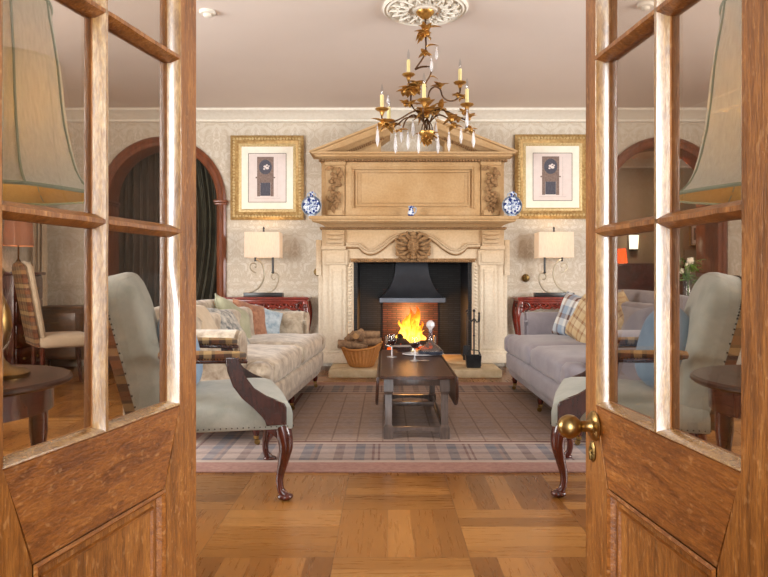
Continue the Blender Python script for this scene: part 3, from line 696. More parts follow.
    for s in (-1, 1):
        mb = B(); a, b = sorted((s*.735, s*.94)); mb.bb(a, b, -.0, .08, 1.66, 2.255, .008); mb.bb(a-.01, b+.01, -.02, .08, 2.2, 2.26, .01); mb.bb(a+.02, b-.02, -.03, .06, 1.66, 1.72, .01); mb.build('bracket', 'stone', t, 30)
        mb = B()
        random.seed(3)
        for k in range(26):
            z = 2.17-.42*k/25; w = .07*(1-.55*k/25)
            p = (s*.8375+random.uniform(-w, w), -.015-random.uniform(0, .03), z)
            mb.ball(p, (random.uniform(.016, .03), .022, random.uniform(.014, .026)), 8, 6, (0, random.uniform(-1, 1), 0))
            if k % 2 == 0: mb.leaf(p, (random.uniform(-1, 1), -.5, -random.uniform(.3, 1)), .07, .05, .5, (0, -1, 0))
        mb.tube([(s*.8375, -.01, 1.75), (s*.85, -.03, 1.70), (s*.8375, -.02, 1.68)], [.02, .014, .006], 7)
        mb.build('carved_festoon', 'stone_dark', t, 60)
    # cornice, dentils and broken pediment
    pr2 = [(.06, 2.245), (0, 2.25), (-.02, 2.262), (-.05, 2.268), (-.08, 2.275), (-.10, 2.285), (-.10, 2.30), (-.13, 2.305), (-.135, 2.325), (YW, 2.325), (YW, 2.245)]
    shelf(pr2, -1.0, 1.0, 'cornice', .95)
    mb = B(); n = 62
    for k in range(n): mb.bb(-1.0+2.0*k/(n-1)-.010, -1.0+2.0*k/(n-1)+.010, -.045, .02, 2.238, 2.258)
    mb.build('dentils', 'stone_dark', t, 0)
    for s in (-1, 1):
        # raking cornice: profile swept along the slope, ends cut near the centre
        x0, x1 = 1.10, .245; z0, z1 = 2.335, 2.675
        prof = [(.05, -.15), (-.0, -.145), (-.03, -.12), (-.05, -.10), (-.075, -.09), (-.10, -.05), (-.105, -.03), (-.13, -.02), (-.135, 0), (YW, 0), (YW, -.15)]
        mb = B().loft([[(s*x0, y, max(2.32, z0+z)) for y, z in prof], [(s*.98, y, max(2.32, z0+.12*(z1-z0)/.855+z)) for y, z in prof], [(s*.72, y, max(2.32, z0+.38*(z1-z0)/.855+z)) for y, z in prof], [(s*x1, y, z1+z) for y, z in prof]])
        mb.build('raking_cornice', 'stone', t, 30)
        mb = B()
        for k in range(22):
            x = .32+k*.0225; z = z0+(x0-x)*(z1-z0)/(x0-x1)-.152
            mb.box((s*x, -.008, z), (.012, .05, .022), (0, s*.38, 0))
        mb.build('dentils', 'stone_dark', t, 0)
        tb = [(s*.93, 2.322), (s*.345, 2.322), (s*.345, 2.46), (s*.26, 2.52), (s*.26, 2.60)]
        B().prism(tb, .06, YW).build('tympanum', 'stone', t, 30)
    # firebox, brick back, hood
    mb = B().bb(-.66, -.60, .06, .85, .08, 1.16).bb(.60, .66, .06, .85, .08, 1.16).bb(-.66, .66, .06, .85, 1.16, 1.2)
    mb.bb(-.66, -.33, .78, .85, .08, 1.16).bb(.33, .66, .78, .85, .08, 1.16).bb(-.33, .33, .78, .85, .80, 1.16)
    mb.build('firebox', 'slate', t, 0)
    B().bb(-.33, .33, .76, .82, .08, .86).build('brick_back', 'brick', t, 0)
    mb = B(); rr = []
    for z, hw, hd in ((.725, .355, .30), (.77, .355, .30), (.771, .345, .29), (.80, .31, .26), (.86, .26, .22), (.94, .22, .185), (1.04, .19, .165), (1.18, .175, .15)):
        rr.append([(-hw, .42-hd, z), (hw, .42-hd, z), (hw, .42+.34, z), (-hw, .42+.34, z)])
    mb.loft(rr, cap=False); mb.build('smoke_hood', 'hood', t, 20)
    mb = B().bb(-.37, .37, .112, .122, .722, .768).bb(-.37, -.36, .112, .76, .722, .768).bb(.36, .37, .112, .76, .722, .768); mb.build('hood_rim', 'hood_rim', t, 0)
    return t
build_fireplace()
hs = MB().bb(CX-.86, CX+.86, 6.53, 7.045, 0, .08, .012).bb(CX-.62, CX+.62, 7.04, 7.85, 0, .08, .003).build('hearth_slab', 'hearth', None, 30)
tag(hs, 'pale worn stone hearth slab on the floor in front of the fireplace', 'hearth')
# andiron style fire basket, logs, flames
t = thing('fire_grate', (CX-.02, 7.45, .08), 'black iron fire grate under the hood holding the burning logs', 'grate')
mb = MB()
for k in range(9): mb.tube([(-.24+.06*k, -.17, .1), (-.24+.06*k, .15, .1)], .008, 6, smooth=False)
for y in (-.17, .15): mb.tube([(-.27, y, .1), (.27, y, .1)], .010, 6, smooth=False).tube([(-.27, y, .17), (.27, y, .17)], .008, 6, smooth=False)
mb.build('grate_bars', 'iron', t, 40)
for s in (-1, 1):
    MB().bb(s*.27-.012, s*.27+.012, -.182, -.158, 0, .19, .003).build('upright', 'iron', t, 40)
    MB().bb(s*.27-.012, s*.27+.012, .14, .164, 0, .17, .003).build('upright', 'iron', t, 40)
    MB().lathe([(0, .19), (.018, .19), (.018, .27), (.012, .276), (0, .278)], (s*.27, -.17, 0), 14).build('polished_finial', 'steel', t, 40)
def log(name, c, ln, r, rot, label, group, mat='bark', end='logend'):
    o = thing(name, c, label, 'log', 0, group); o.rotation_euler = rot
    pts = [(-ln/2, 0, 0), (-ln/5, random.uniform(-.1, .1)*r, random.uniform(-.1, .1)*r), (ln/5, random.uniform(-.2, .2)*r, 0), (ln/2, 0, 0)]
    MB().tube(pts, [r, r*random.uniform(.92, 1.08), r*random.uniform(.92, 1.05), r*.95], 11).build('bark', mat, o, 40)
    if end:
        MB().lathe([(0, 0), (r*.86, 0), (r*.86, .003), (0, .003)], (ln/2-.001, 0, 0), 12, axis='x').build('cut_end', end, o, 40)
        MB().lathe([(0, 0), (r*.9, 0), (r*.9, -.003), (0, -.003)], (-ln/2+.001, 0, 0), 12, axis='x').build('cut_end', end, o, 40)
    return o
fx, fy = CX-.02, 7.45
log('burning_log', (fx-.14, fy-.06, .255), .26, .062, (0, .05, .35), 'thick charred log at the left of the fire with a dull round side', 'logs in the fire', 'char', None)
log('burning_log', (fx+.10, fy-.05, .245), .22, .05, (.0, -.05, -.3), 'charred log burning at the right of the fire', 'logs in the fire', 'char', None)
log('burning_log', (fx-.06, fy+.03, .315), .20, .033, (.0, .2, .9), 'small charred log leaning on top of the other burning logs', 'logs in the fire', 'char', None)
mb = MB(); random.seed(5)
for k in range(60): mb.ball((random.uniform(-.24, .24), random.uniform(-.14, .13), .115+random.uniform(0, .05)), (random.uniform(.02, .035), .028, .022), 7, 5, (random.random()*3, random.random()*3, 0))
o = mb.build('ember_bed', 'ember', None, 50); o.location = (fx, fy, .08); tag(o, 'bed of glowing orange embers in the fire grate', 'embers', None, 'stuff')
t = thing('fire_flames', (fx, fy, .30), 'tall yellow and orange flames rising from the logs under the hood', 'flames')
random.seed(11)
for k, (x, y, h, w) in enumerate(((-.02, 0, .40, .085), (.06, .03, .44, .08), (-.09, .03, .27, .06), (.11, .0, .26, .055), (.02, -.05, .30, .06), (-.05, .06, .33, .055), (.15, .04, .16, .04), (-.13, .0, .15, .04), (.08, -.06, .22, .045), (.03, .08, .42, .05))):
    rr = []; a0 = random.random()*6
    for i in range(15):
        u = i/14; r = w*(math.sin(PI*min(1, u*.86+.14))**.8)*(1-u*.55)*(1+.18*math.sin(u*17+a0))
        if i == 14: r = .001
        cx = x+.028*math.sin(u*5.5+a0)*u+.01*math.sin(u*13+a0); cy = y+.02*math.cos(u*5+a0)*u
        rr.append([(cx+r*(1+.2*math.sin(3*a+a0+u*5))*math.cos(a), cy+.7*r*math.sin(a), -.06+h*u) for a in [2*PI*j/12 for j in range(12)]])
    MB().loft(rr).build('flame_tongue', 'flame', t, 80)

# wicker basket of logs
bx, by = X(361.5, 6.76), 6.76
t = thing('log_basket', (bx, by, .08), 'honey coloured wicker basket full of logs on the hearth left of the fire', 'basket')
mb = MB(); rr = []; seg = 120
for u, r in ((0, .110), (.05, .125), (.3, .150), (.6, .178), (.85, .2), (1, .212)):
    ring = []
    for k in range(seg):
        a = 2*PI*k/seg; hh = .185+.045*abs(math.cos(a))**3+.02*math.cos(a)
        q = r*(1+.03*math.cos(a*30))
        ring.append((q*math.cos(a), q*.78*math.sin(a), .004+hh*u))
    rr.append(ring)
inn = [[(x*.93, y*.93, max(z, .015)) for x, y, z in r] for r in rr[::-1]]
MB().loft(rr+inn).build('basket_body', 'wicker', t, 50)
mb = MB(); pts = []
for k in range(41):
    a = 2*PI*k/40; pts.append((.207*math.cos(a), .207*.78*math.sin(a), .19+.045*abs(math.cos(a))**3+.02*math.cos(a)))
mb.tube(pts, .012, 8, smooth=False); mb.build('braided_rim', 'wicker', t, 50)
random.seed(21)
LG = [((-.09, -.03, .255), .30, .045, (0, .1, .1), 'log lying at the front left of the basket'), ((.07, -.02, .285), .27, .043, (0, -.05, -.05), 'log lying level at the front right of the basket'), ((-.01, .05, .31), .28, .044, (0, .1, .35), 'log at the back of the basket with its end to the left'),
      ((.055, -.005, .36), .26, .040, (0, 0, .05), 'top log of the pile lying level at the right'), ((-.07, -.0, .345), .20, .04, (0, -.5, .3), 'short log tilted up at the left of the pile'), ((-.02, -.06, .33), .17, .038, (0, .35, 1.2), 'short log whose sawn end faces forward in the middle'), ((-.125, .03, .3), .2, .04, (0, -.9, .2), 'log standing steeply at the left edge of the basket')]
for p, ln, r, rot, lb in LG: log('basket_log', (bx+p[0], by+p[1], .08+p[2]-.03), ln, r, rot, lb, 'logs in the wicker basket')

# fire tools and coal box
t = thing('companion_stand', (X(474, 6.86), 6.86, .08), 'tall black iron fireside tool stand at the right of the fire', 'fire tool stand')
MB().lathe([(0, 0), (.075, 0), (.078, .008), (.06, .018), (.02, .026), (0, .026)], seg=24).build('base', 'iron', t, 40)
MB().tube([(0, 0, .02), (0, 0, .56)], .008, 10, smooth=False).ball((0, 0, .57), .016).lathe([(.006, .3), (.015, .31), (.006, .32)], seg=12).build('pole', 'iron', t, 40)
MB().tube([(-.05, 0, .47), (-.03, 0, .45), (0, 0, .49), (.03, 0, .45), (.05, 0, .47)], .006, 8).tube([(0, -.05, .47), (0, -.03, .45), (0, 0, .49), (0, .03, .45), (0, .05, .47)], .006, 8).build('hook_ring', 'iron', t, 40)
t = thing('fire_shovel', (X(467, 6.84), 6.84, .09), 'black fire shovel hanging at the left of the tool stand', 'fire shovel')
MB().tube([(0, 0, .2), (0, 0, .50), (.012, 0, .54), (.004, 0, .57), (-.01, 0, .545)], .006, 8).build('handle', 'iron', t, 40)
MB().loft([[(-.035, 0, .2), (.035, 0, .2), (.035, .012, .2), (-.035, .012, .2)], [(-.045, -.01, .1), (.045, -.01, .1), (.045, .004, .1), (-.045, .004, .1)], [(-.04, -.012, .05), (.04, -.012, .05), (.04, .0, .05), (-.04, .0, .05)]]).build('blade', 'iron', t, 40)
t = thing('fire_poker', (X(479, 6.84), 6.84, .09), 'black iron poker hanging at the right of the tool stand', 'poker')
MB().tube([(0, 0, .06), (0, 0, .44)], .005, 8, smooth=False).build('shaft', 'iron', t, 40)
MB().lathe([(.005, .44), (.011, .455), (.012, .5), (.008, .52), (.013, .535), (0, .55)], seg=12).build('handle', 'iron', t, 40)
t = thing('coal_box', (X(473, 6.72), 6.72, .08), 'small black iron coal box on the hearth at the right', 'coal box')
MB().loft([[(-.065, -.05, 0), (.07, -.05, 0), (.07, .05, 0), (-.065, .05, 0)], [(-.08, -.055, .125), (.08, -.055, .125), (.08, .055, .125), (-.08, .055, .125)], [(-.074, -.05, .125), (.074, -.05, .125), (.074, .05, .125), (-.074, .05, .125)], [(-.06, -.045, .01), (.065, -.045, .01), (.065, .045, .01), (-.06, .045, .01)]]).build('box', 'iron', t, 20)
MB().tube([(-.08, 0, .115), (-.05, 0, .17), (.05, 0, .17), (.08, 0, .115)], .005, 8).build('handle', 'iron', t, 40)

# mantel ornaments
def flask(px, lb):
    Y = 6.93; t = thing('moon_flask', (X(px, Y), Y, 1.636), lb, 'vase', 0, 'pair of moon flasks on the mantelshelf')
    MB().lathe([(0, 0), (.04, 0), (.042, .012), (.03, .022), (0, .024)], seg=20, sy=.7).build('foot', 'china_white', t, 40)
    MB().lathe([(0, -.036), (.05, -.032), (.085, -.018), (.098, 0), (.085, .018), (.05, .032), (0, .036)], (0, 0, .112), 30, axis='y').build('body', 'china', t, 50)
    MB().lathe([(.099, -.012), (.106, -.006), (.106, .006), (.099, .012), (.092, 0), (.099, -.012)], (0, 0, .112), 30, axis='y').build('rim_band', 'china_white', t, 50)
    MB().lathe([(.022, .205), (.018, .225), (.02, .245), (.028, .258), (.02, .26), (.012, .24)], seg=18).build('neck', 'china', t, 50)
    for s in (-1, 1): MB().tube([(s*.018, 0, .245), (s*.04, 0, .24), (s*.045, 0, .22), (s*.035, 0, .2)], .006, 8).build('handle', 'china_white', t, 50)
    # raised flower on the face
    mb = MB()
    for k in range(8):
        a = 2*PI*k/8; mb.ball((.045*math.cos(a), -.033, .112+.045*math.sin(a)), (.02, .006, .011), 8, 6, (0, -a, 0))
    mb.ball((0, -.036, .112), (.018, .008, .018)); mb.build('flower_medallion', 'china_white', t, 50)
flask(311.5, 'blue and white round flask vase at the left end of the mantelshelf')
flask(512, 'blue and white round flask vase at the right end of the mantelshelf')
Y = 6.95; t = thing('china_jug', (X(411, Y), Y, 1.636), 'tiny blue and white china jug at the middle of the mantelshelf', 'jug')
MB().lathe([(0, 0), (.025, 0), (.034, .02), (.036, .04), (.026, .065), (.022, .085), (.03, .11), (.024, .112), (.016, .09), (0, .08)], seg=20).build('body', 'china', t, 50)
MB().tube([(.024, 0, .1), (.052, 0, .09), (.05, 0, .05), (.034, 0, .03)], .006, 8).build('handle', 'china_white', t, 50)

# framed engravings
def picture(name, px0, px1, py0, py1, Y, lb, cat='picture', big=True, group=None):
    x0, x1, z0, z1 = X(px0, Y), X(px1, Y), H(py1, Y), H(py0, Y); w, h = x1-x0, z1-z0
    t = thing(name, ((x0+x1)/2, Y, (z0+z1)/2), lb, cat, 0, group)
    f = .11*w if big else .1*w
    def fr(mb, a, b, ya, yb, d=0):
        rr = []
        for (dd, yy) in ((a, .0), (a, ya), ((a*.6+b*.4), yb), ((a*.25+b*.75), ya+.004), (b, ya+.01), (b, 0)):
            rr.append([(-w/2+dd, yy, -h/2+dd), (w/2-dd, yy, -h/2+dd), (w/2-dd, yy, h/2-dd), (-w/2+dd, yy, h/2-dd)])
        mb.loft(rr, cap=False); return mb
    mb = fr(MB(), 0, f, -.03, -.048); mb.build('frame', 'gilt', t, 30)
    if big:
        mb = MB(); random.seed(2); per = []
        n1, n2 = 22, 26
        for k in range(n1):
            for zz in (-1, 1): per.append((-w/2+f*.5+(w-f)*k/(n1-1), zz*(h/2-f*.45)))
        for k in range(n2):
            for xx in (-1, 1): per.append((xx*(w/2-f*.45), -h/2+f*.5+(h-f)*k/(n2-1)))
        for (a, b) in per: mb.ball((a, -.044, b), (random.uniform(.010, .018), .010, random.uniform(.010, .018)), 7, 5, (0, random.random()*3, 0))
        mb.build('frame_carving', 'gilt_pale', t, 50)
        g = f*1.42; mb = fr(MB(), f, g, -.018, -.022); mb.build('inner_slip', 'gilt_pale', t, 30)
    else: g = f
    MB().bb(-w/2+f*.5, w/2-f*.5, -.012, 0, -h/2+f*.5, h/2-f*.5).build('mount', 'paper', t, 0)
    a = w/2-g*1.55; b = h/2-g*1.55
    pr = MB().bb(-a, a, -.0135, -.012, -b, b).build('print', 'print', t, 0)
    mb = MB()
    for s in (-1, 1): mb.bb(s*a-.003, s*a+.003, -.015, -.0135, -b, b).bb(-a, a, -.015, -.0135, s*b-.003, s*b+.003)
    if big:
        mb.bb(a*.52, a*.525, -.0145, -.0135, -b*.8, b*.85); mb.bb(-a*.7, a*.7, -.0145, -.0135, -b*.84, -b*.835)
        mb.build('ruled_line', 'inkline', pr, 0)
        e = MB().bb(-a*.54, a*.34, -.0145, -.0135, b*.041, b*.86).bb(-a*.62, a*.42, -.0152, -.0135, -b*.02, b*.04).bb(-a*.54, -a*.38, -.0145, -.0135, -b*.76, -b*.021).bb(a*.18, a*.34, -.0145, -.0135, -b*.76, -b*.021).bb(-a*.379, a*.179, -.0144, -.0135, -b*.199, -b*.021)
        e.build('engraved_chimneypiece', 'ink', pr, 0)
        MB().bb(-a*.37, a*.17, -.0146, -.0135, -b*.74, -b*.2).build('engraved_firebox', 'ink_dark', pr, 0)
        MB().lathe([(0, -.0152), (a*.34, -.0150), (a*.34, -.0146), (0, -.0145)], (-a*.10, 0, b*.44), 28, axis='y', sy=1.15).build('engraved_roundel', 'ink_dark', pr, 0)
        mm = MB()
        for (p, q, r) in ((-.12, .46, .09), (.0, .40, .10), (-.02, .52, .06), (-.16, .36, .06), (.08, .48, .05)): mm.ball((a*p, -.0152, b*q), (a*r, .0006, a*r*.7), 10, 6)
        mm.build('engraved_figures', 'print', pr, 0)
    else:
        mb.build('ruled_line', 'inkline', pr, 0); MB().bb(-a*.5, a*.5, -.0145, -.0135, -b*.6, b*.6).build('drawing', 'ink', pr, 0)
    return t
picture('framed_engraving', 231, 304, 136, 220, 7.39, 'gilt framed engraving of a chimneypiece on the wall left of the fireplace', group=None)
picture('framed_engraving', 514.5, 590, 135, 219, 7.39, 'gilt framed engraving of a chimneypiece on the wall right of the fireplace', group=None)

# brass wall knobs
for px, py, lb in ((317.5, 272, 'round brass wall fitting between the left console table and the fireplace'), (526, 278, 'round brass wall fitting between the fireplace and the right console lamp')):
    t = thing('wall_fitting', (X(px, 7.38), 7.4, H(py, 7.38)), lb, 'wall fitting', 0, 'brass wall fittings')
    MB().lathe([(0, 0), (.045, 0), (.045, -.008), (.03, -.014), (0, -.014)], seg=24, axis='y').build('backplate', 'brass_dull', t, 40)
    MB().lathe([(0, -.01), (.012, -.012), (.014, -.03), (.028, -.036), (.032, -.05), (.024, -.064), (0, -.07)], seg=20, axis='y').build('knob', 'brass_dull', t, 40)
# ------------------------------------------------------------------ rug
RX0, RX1, RY0, RY1 = -1.3, 1.88, 3.37, 6.2
hw, hl = (RX1-RX0)/2, (RY1-RY0)/2
rug = MB().bb(-hw, hw, -hl, hl, 0, .012, .004).build('rug', rugmat(hw, hl), None, 30)
rug.location = ((RX0+RX1)/2, (RY0+RY1)/2, 0); tag(rug, 'large taupe rug with a tartan border under the coffee table and sofas', 'rug')
RZ = .012

# ------------------------------------------------------------------ coffee table
tcx = .187
t = thing('coffee_table', (tcx, 4.66, RZ), 'dark drop-leaf coffee table standing on the rug in front of the fire', 'coffee table')
TT = .41-RZ
MB().prism([(-.225, -.73), (-.12, -.745), (.12, -.745), (.225, -.73), (.225, .69), (.12, .71), (-.12, .71), (-.225, .69)], TT-.02, TT, 'xy', bev=.006).build('table_top', 'walnut', t, 30)
for s in (-1, 1):
    o = [(-.72, -.004)]+[(-.72+.0+.16*(1-math.cos(a)), -.03-.17*math.sin(a)) for a in [PI/2*i/8 for i in range(9)]]+[(.68-.16*(1-math.cos(a)), -.03-.17*math.sin(a)) for a in [PI/2*i/8 for i in range(8, -1, -1)]]+[(.68, -.004)]
    m = Matrix.Translation((s*.226, 0, TT-.004)) @ Matrix.Rotation(-s*.05, 4, 'Y')
    MB(m).prism(o, -.009+.009*s, .009+.009*s, 'yz', bev=.005).build('drop_leaf', 'walnut', t, 30)
for sx in (-1, 1):
    for y in (-.61, .49):
        x = sx*.172; mb = MB(); rr = []
        for z, w in ((0, .029), (.07, .029), (.085, .021), (.27, .021), (.29, .029), (TT-.02, .029)): rr.append([(x-w, y-w, z), (x+w, y-w, z), (x+w, y+w, z), (x-w, y+w, z)])
        mb.loft(rr); mb.build('leg', 'greywood', t, 20)
for y in (-.61, .49):
    MB().bb(-.15, .15, y-.012, y+.012, TT-.075, TT-.02, .003).build('apron', 'greywood', t, 30)
    MB().prism([(-.15, .03), (-.1, .046), (0, .05), (.1, .046), (.15, .03), (.15, .07), (-.15, .07)], y-.012, y+.012, bev=.003).build('stretcher', 'greywood', t, 30)
for sx in (-1, 1):
    MB().bb(sx*.172-.012, sx*.172+.012, -.585, .465, TT-.075, TT-.02, .003).build('apron', 'greywood', t, 30)
    MB().bb(sx*.172-.012, sx*.172+.012, -.585, .465, .035, .065, .003).build('stretcher', 'greywood', t, 30)
MB().bb(-.15, .15, -.07, -.04, .09, .12, .003).build('stretcher', 'greywood', t, 30)
TZ = .41
def wineglass(px, py, lb, fill=.4):
    Z = .59*F/(py-277); t = thing('wine_glass', (X(px, Z), Z, TZ), lb, 'wine glass', 0, 'wine glasses on the coffee table')
    MB().lathe([(0, .078), (.007, .08), (.022, .09), (.034, .108), (.037, .13), (.031, .165), (.0295, .165), (.035, .13), (.032, .109), (.02, .0925), (.004, .084), (0, .084)], seg=26).build('bowl', 'glass', t, 50)
    MB().lathe([(0, 0), (.036, 0), (.036, .002), (.012, .005), (.005, .01), (.0045, .075), (.007, .0795), (0, .0796)], seg=26).build('stem', 'crystal', t, 50)
    MB().lathe([(0, .0855), (.019, .0935), (.031, .109), (.0335, .122), (0, .122)], seg=24).build('wine', 'wine', t, 50)
wineglass(391.8, 357, 'glass of red wine standing at the left edge of the coffee table')
wineglass(414.8, 360.6, 'glass of red wine standing in front of the white platter on the coffee table')
Z = 4.98
t = thing('platter', (X(423, Z), Z, TZ), 'oval white platter under the decanter on the coffee table', 'platter')
MB().lathe([(0, 0), (.11, 0), (.155, .008), (.16, .012), (.155, .014), (.108, .006), (0, .005)], seg=40, sy=.62).build('dish', 'china_plain', t, 40)
t = thing('decanter', (X(430.5, Z), Z, TZ+.006), 'broad based cut glass decanter with a tall neck on the white platter', 'decanter')
MB().lathe([(0, 0), (.088, 0), (.094, .01), (.093, .028), (.07, .055), (.035, .08), (.019, .1), (.017, .17), (.024, .182), (.02, .184), (.013, .17), (.014, .1), (.03, .078), (.06, .052), (.08, .03), (.08, .012), (0, .008)], seg=32).build('body', 'decanter', t, 40)
MB().lathe([(0, .01), (.079, .013), (.079, .03), (0, .032)], seg=28).build('wine', 'wine', t, 40)
MB().lathe([(0, .165), (.011, .17), (.011, .185), (.016, .195), (.033, .215), (.03, .24), (.012, .256), (0, .258)], seg=8).build('stopper', 'crystal', t, 20)
MB().lathe([(.0945, .006), (.097, .012), (.097, .026), (.0935, .03), (.0945, .006)], seg=30).build('base_band', 'bluedish', t, 40)
Z = 5.25
t = thing('silver_dish', (X(404, Z), Z, TZ), 'low oval silver dish at the far left of the coffee table', 'dish')
MB().lathe([(0, 0), (.05, 0), (.055, .008), (.1, .03), (.115, .04), (.112, .042), (.05, .014), (0, .012)], seg=32, sy=.6).build('bowl', 'silver', t, 40)
for s in (-1, 1): MB().tube([(s*.105, -.03, .038), (s*.14, -.015, .046), (s*.14, .015, .046), (s*.105, .03, .038)], .004, 8).build('handle', 'silver', t, 40)
Z = 5.12
t = thing('tealight_glass', (X(413, Z), Z, TZ), 'small clear tea light glass with a flame between the wine glasses and the fire', 'tea light')
MB().lathe([(0, 0), (.024, 0), (.03, .05), (.028, .05), (.022, .004), (0, .004)], seg=20).build('cup', 'glass', t, 40)
MB().lathe([(0, .004), (.018, .004), (.018, .018), (0, .018)], seg=18).build('candle', 'candle', t, 40)
MB().lathe([(0, .018), (.004, .024), (.003, .032), (0, .042)], seg=10).build('flame', 'lit', t, 40)
Z = 4.62
t = thing('coaster', (X(424, Z), Z, TZ), 'small round silver coaster on the near right of the coffee table', 'coaster')
MB().lathe([(0, 0), (.035, 0), (.04, .004), (.036, .005), (.032, .002), (0, .002)], seg=24).build('disc', 'silver', t, 40)

# ------------------------------------------------------------------ sofas
def scroll_arm(y0, s, ht=.68, base=.12):
    # outline in (y, z); s = outward direction; y0 = inner face
    r = .085; cy = y0+s*.105; cz = ht-r
    P = [(y0, base), (y0, cz-.02)]
    for i in range(19):
        a = PI-(PI*1.28)*i/18
        P.append((cy+s*r*1.12*math.cos(a), cz+r*math.sin(a)))
    P += [(y0+s*.145, cz-.09), (y0+s*.13, base)]
    return P
def sofa(name, loc, rz, L, mat, label, dz=0, backmat=None):
    t = thing(name, loc, label, 'sofa', rz)
    D = .88; aw = .16
    MB().rbox((-D/2, L/2, .225), (D-.03, L-.06, .21), .04, 8).build('base', mat, t, 50)
    MB().rbox((-.03, L/2, .255), (.07, L-.05, .15), .035, 8, sag=.0012).build('front_roll', mat, t, 50)
    for k, (yi, s) in enumerate(((aw, -1), (L-aw, 1))):
        mb = MB(); o = scroll_arm(yi, s); mb.prism(o, -D+.04, -.15, 'yz', bev=.02); mb.build('arm', mat, t, 40)
        c = MB(); o2 = [(yi+(y-yi)*.9+s*.008, .14+(z-.12)*.96) for y, z in o]; c.prism(o2, -.153, -.138, 'yz', bev=.008); c.build('arm_facing', mat, t, 40)
    # back with gently rolled top
    mb = MB(); rr = []; n = 22
    for i in range(n+1):
        y = .05+(L-.1)*i/n; cr = .035*math.sin(PI*i/n)
        rr.append([(x+.06, y, z+(cr+dz if z > .6 else 0)) for x, z in ((-.70, .3), (-.74, .60), (-.77, .78), (-.79, .835), (-.83, .86), (-.88, .855), (-.92, .82), (-.93, .76), (-.91, .6), (-.92, .13), (-.72, .13))])
    mb.loft(rr); mb.build('back', mat, t, 60)
    w = (L-2*aw)/2
    for k in range(2):
        y = aw+w*(k+.5)
        MB().rbox((-.33, y, .405), (.70, w-.008, .165), .055, 9, crown=.022, sag=.0022).build('seat_cushion', mat, t, 60)
        # T-shaped return of the cushion in front of the arm
    for k, (ya, s) in enumerate(((aw-.05, -1), (L-aw+.05, 1))):
        MB().rbox((-.055, ya, .40), (.15, .17, .155), .05, 6, crown=.008, sag=.002).build('cushion_return', mat, t, 60)
    for k in range(2):
        y = aw+w*(k+.5)
        MB().rbox((-.60, y, .63+dz/2), (.17, w-.01, .38+dz), .07, 8, sag=.002, rot=(0, -.18, 0)).build('back_cushion', backmat or mat, t, 60)
    for x in (-.07, -.80):
        for y in (.09, L/2, L-.09):
            if x == -.80 and y == L/2: continue
            lg = MB().lathe([(0, .13), (.028, .13), (.03, .118), (.02, .108), (.024, .09), (.018, .06), (.013, .05), (0, .05)], (x, y, 0), 16).build('leg', 'mahog', t, 40)
            MB().lathe([(0, .058), (.016, .058), (.017, .038), (.01, .034), (0, .034)], (x, y, 0), 14).lathe([(0, -.008), (.014, -.008), (.018, 0), (.014, .008), (0, .008)], (x+.006, y, .018), 18, axis='y').build('castor', 'brass_old', lg, 40)
    return t
sofa('sofa', (-.70, 3.79, RZ), math.radians(-3.7), 2.2, 'velvet', 'cream crushed velvet sofa with scroll arms at the left of the rug', -.08)
sofa('sofa', (1.06, 5.88, RZ), PI, 2.1, 'lilac', 'lilac grey woven sofa on castors at the right of the rug', 0, 'lilac')
def cushion(c, w, h, th, rz, tilt, mat, label, pipe=None, roundp=False, spin=0, group=None):
    # faces local -y/+y; tilt leans it back, spin turns it in its own plane
    t = thing('throw_cushion', c, label, 'cushion', 0, group)
    t.rotation_mode = 'QUATERNION'
    t.rotation_quaternion = (Matrix.Rotation(rz, 4, 'Z') @ Matrix.Rotation(tilt, 4, 'X') @ Matrix.Rotation(spin, 4, 'Y')).to_quaternion()
    MB().pillow((0, 0, 0), w, h, th, roundp=roundp).build('cover', mat, t, 70)
    if pipe:
        pts = []
        for k in range(49):
            a = 2*PI*k/48; u, v = math.cos(a), math.sin(a)
            if roundp: x, z = u, v
            else:
                q = max(abs(u), abs(v)); u /= q; v /= q; x = u*(1-.09*(1-abs(v))**1.2); z = v*(1-.09*(1-abs(u))**1.2)
            pts.append((x*w/2, 0, z*h/2))
        MB().tube(pts, .005, 6, smooth=False).build('piping', pipe, t, 60)
    return t
# left sofa cushions: lean on the back or far arm; root is the middle of the pillow
A = math.radians(90)
cushion((-1.15, 5.58, .62), .36, .36, .14, math.radians(58), -.34, 'rust', 'rust brown paisley cushion leaning on the cream sofa back near its far end', None, spin=.25)
cushion((-1.03, 5.72, .605), .27, .27, .10, math.radians(38), -.40, 'iceblue', 'small ice blue striped cushion at the far arm of the cream sofa', None, spin=.35)
cushion((-1.20, 5.18, .63), .40, .38, .15, math.radians(72), -.42, 'sage', 'sage green cushion slumped against the middle of the cream sofa back', 'piping', spin=.5)
cushion((-1.17, 4.80, .615), .40, .38, .14, math.radians(76), -.62, 'stripegrey', 'silver grey striped cushion in the middle of the cream sofa', None, spin=.12)
cushion((-1.24, 4.42, .655), .40, .38, .14, math.radians(86), -.5, 'cream', 'plain cream cushion behind the near arm of the cream sofa', None, spin=.1)
# right sofa cushions
cushion((1.56, 5.42, .665), .40, .38, .14, math.radians(-58), -.30, 'patch2', 'white, blue and brown patchwork cushion at the far end of the grey sofa', None, spin=.2)
cushion((1.54, 5.05, .66), .38, .38, .14, math.radians(-72), -.34, 'patch', 'tan checked cushion leaning in the middle of the grey sofa', None, spin=.35)
cushion((1.6, 4.6, .67), .38, .38, .14, math.radians(-84), -.32, 'patch', 'tan and brown checked cushion near the door end of the grey sofa', None, spin=.55)

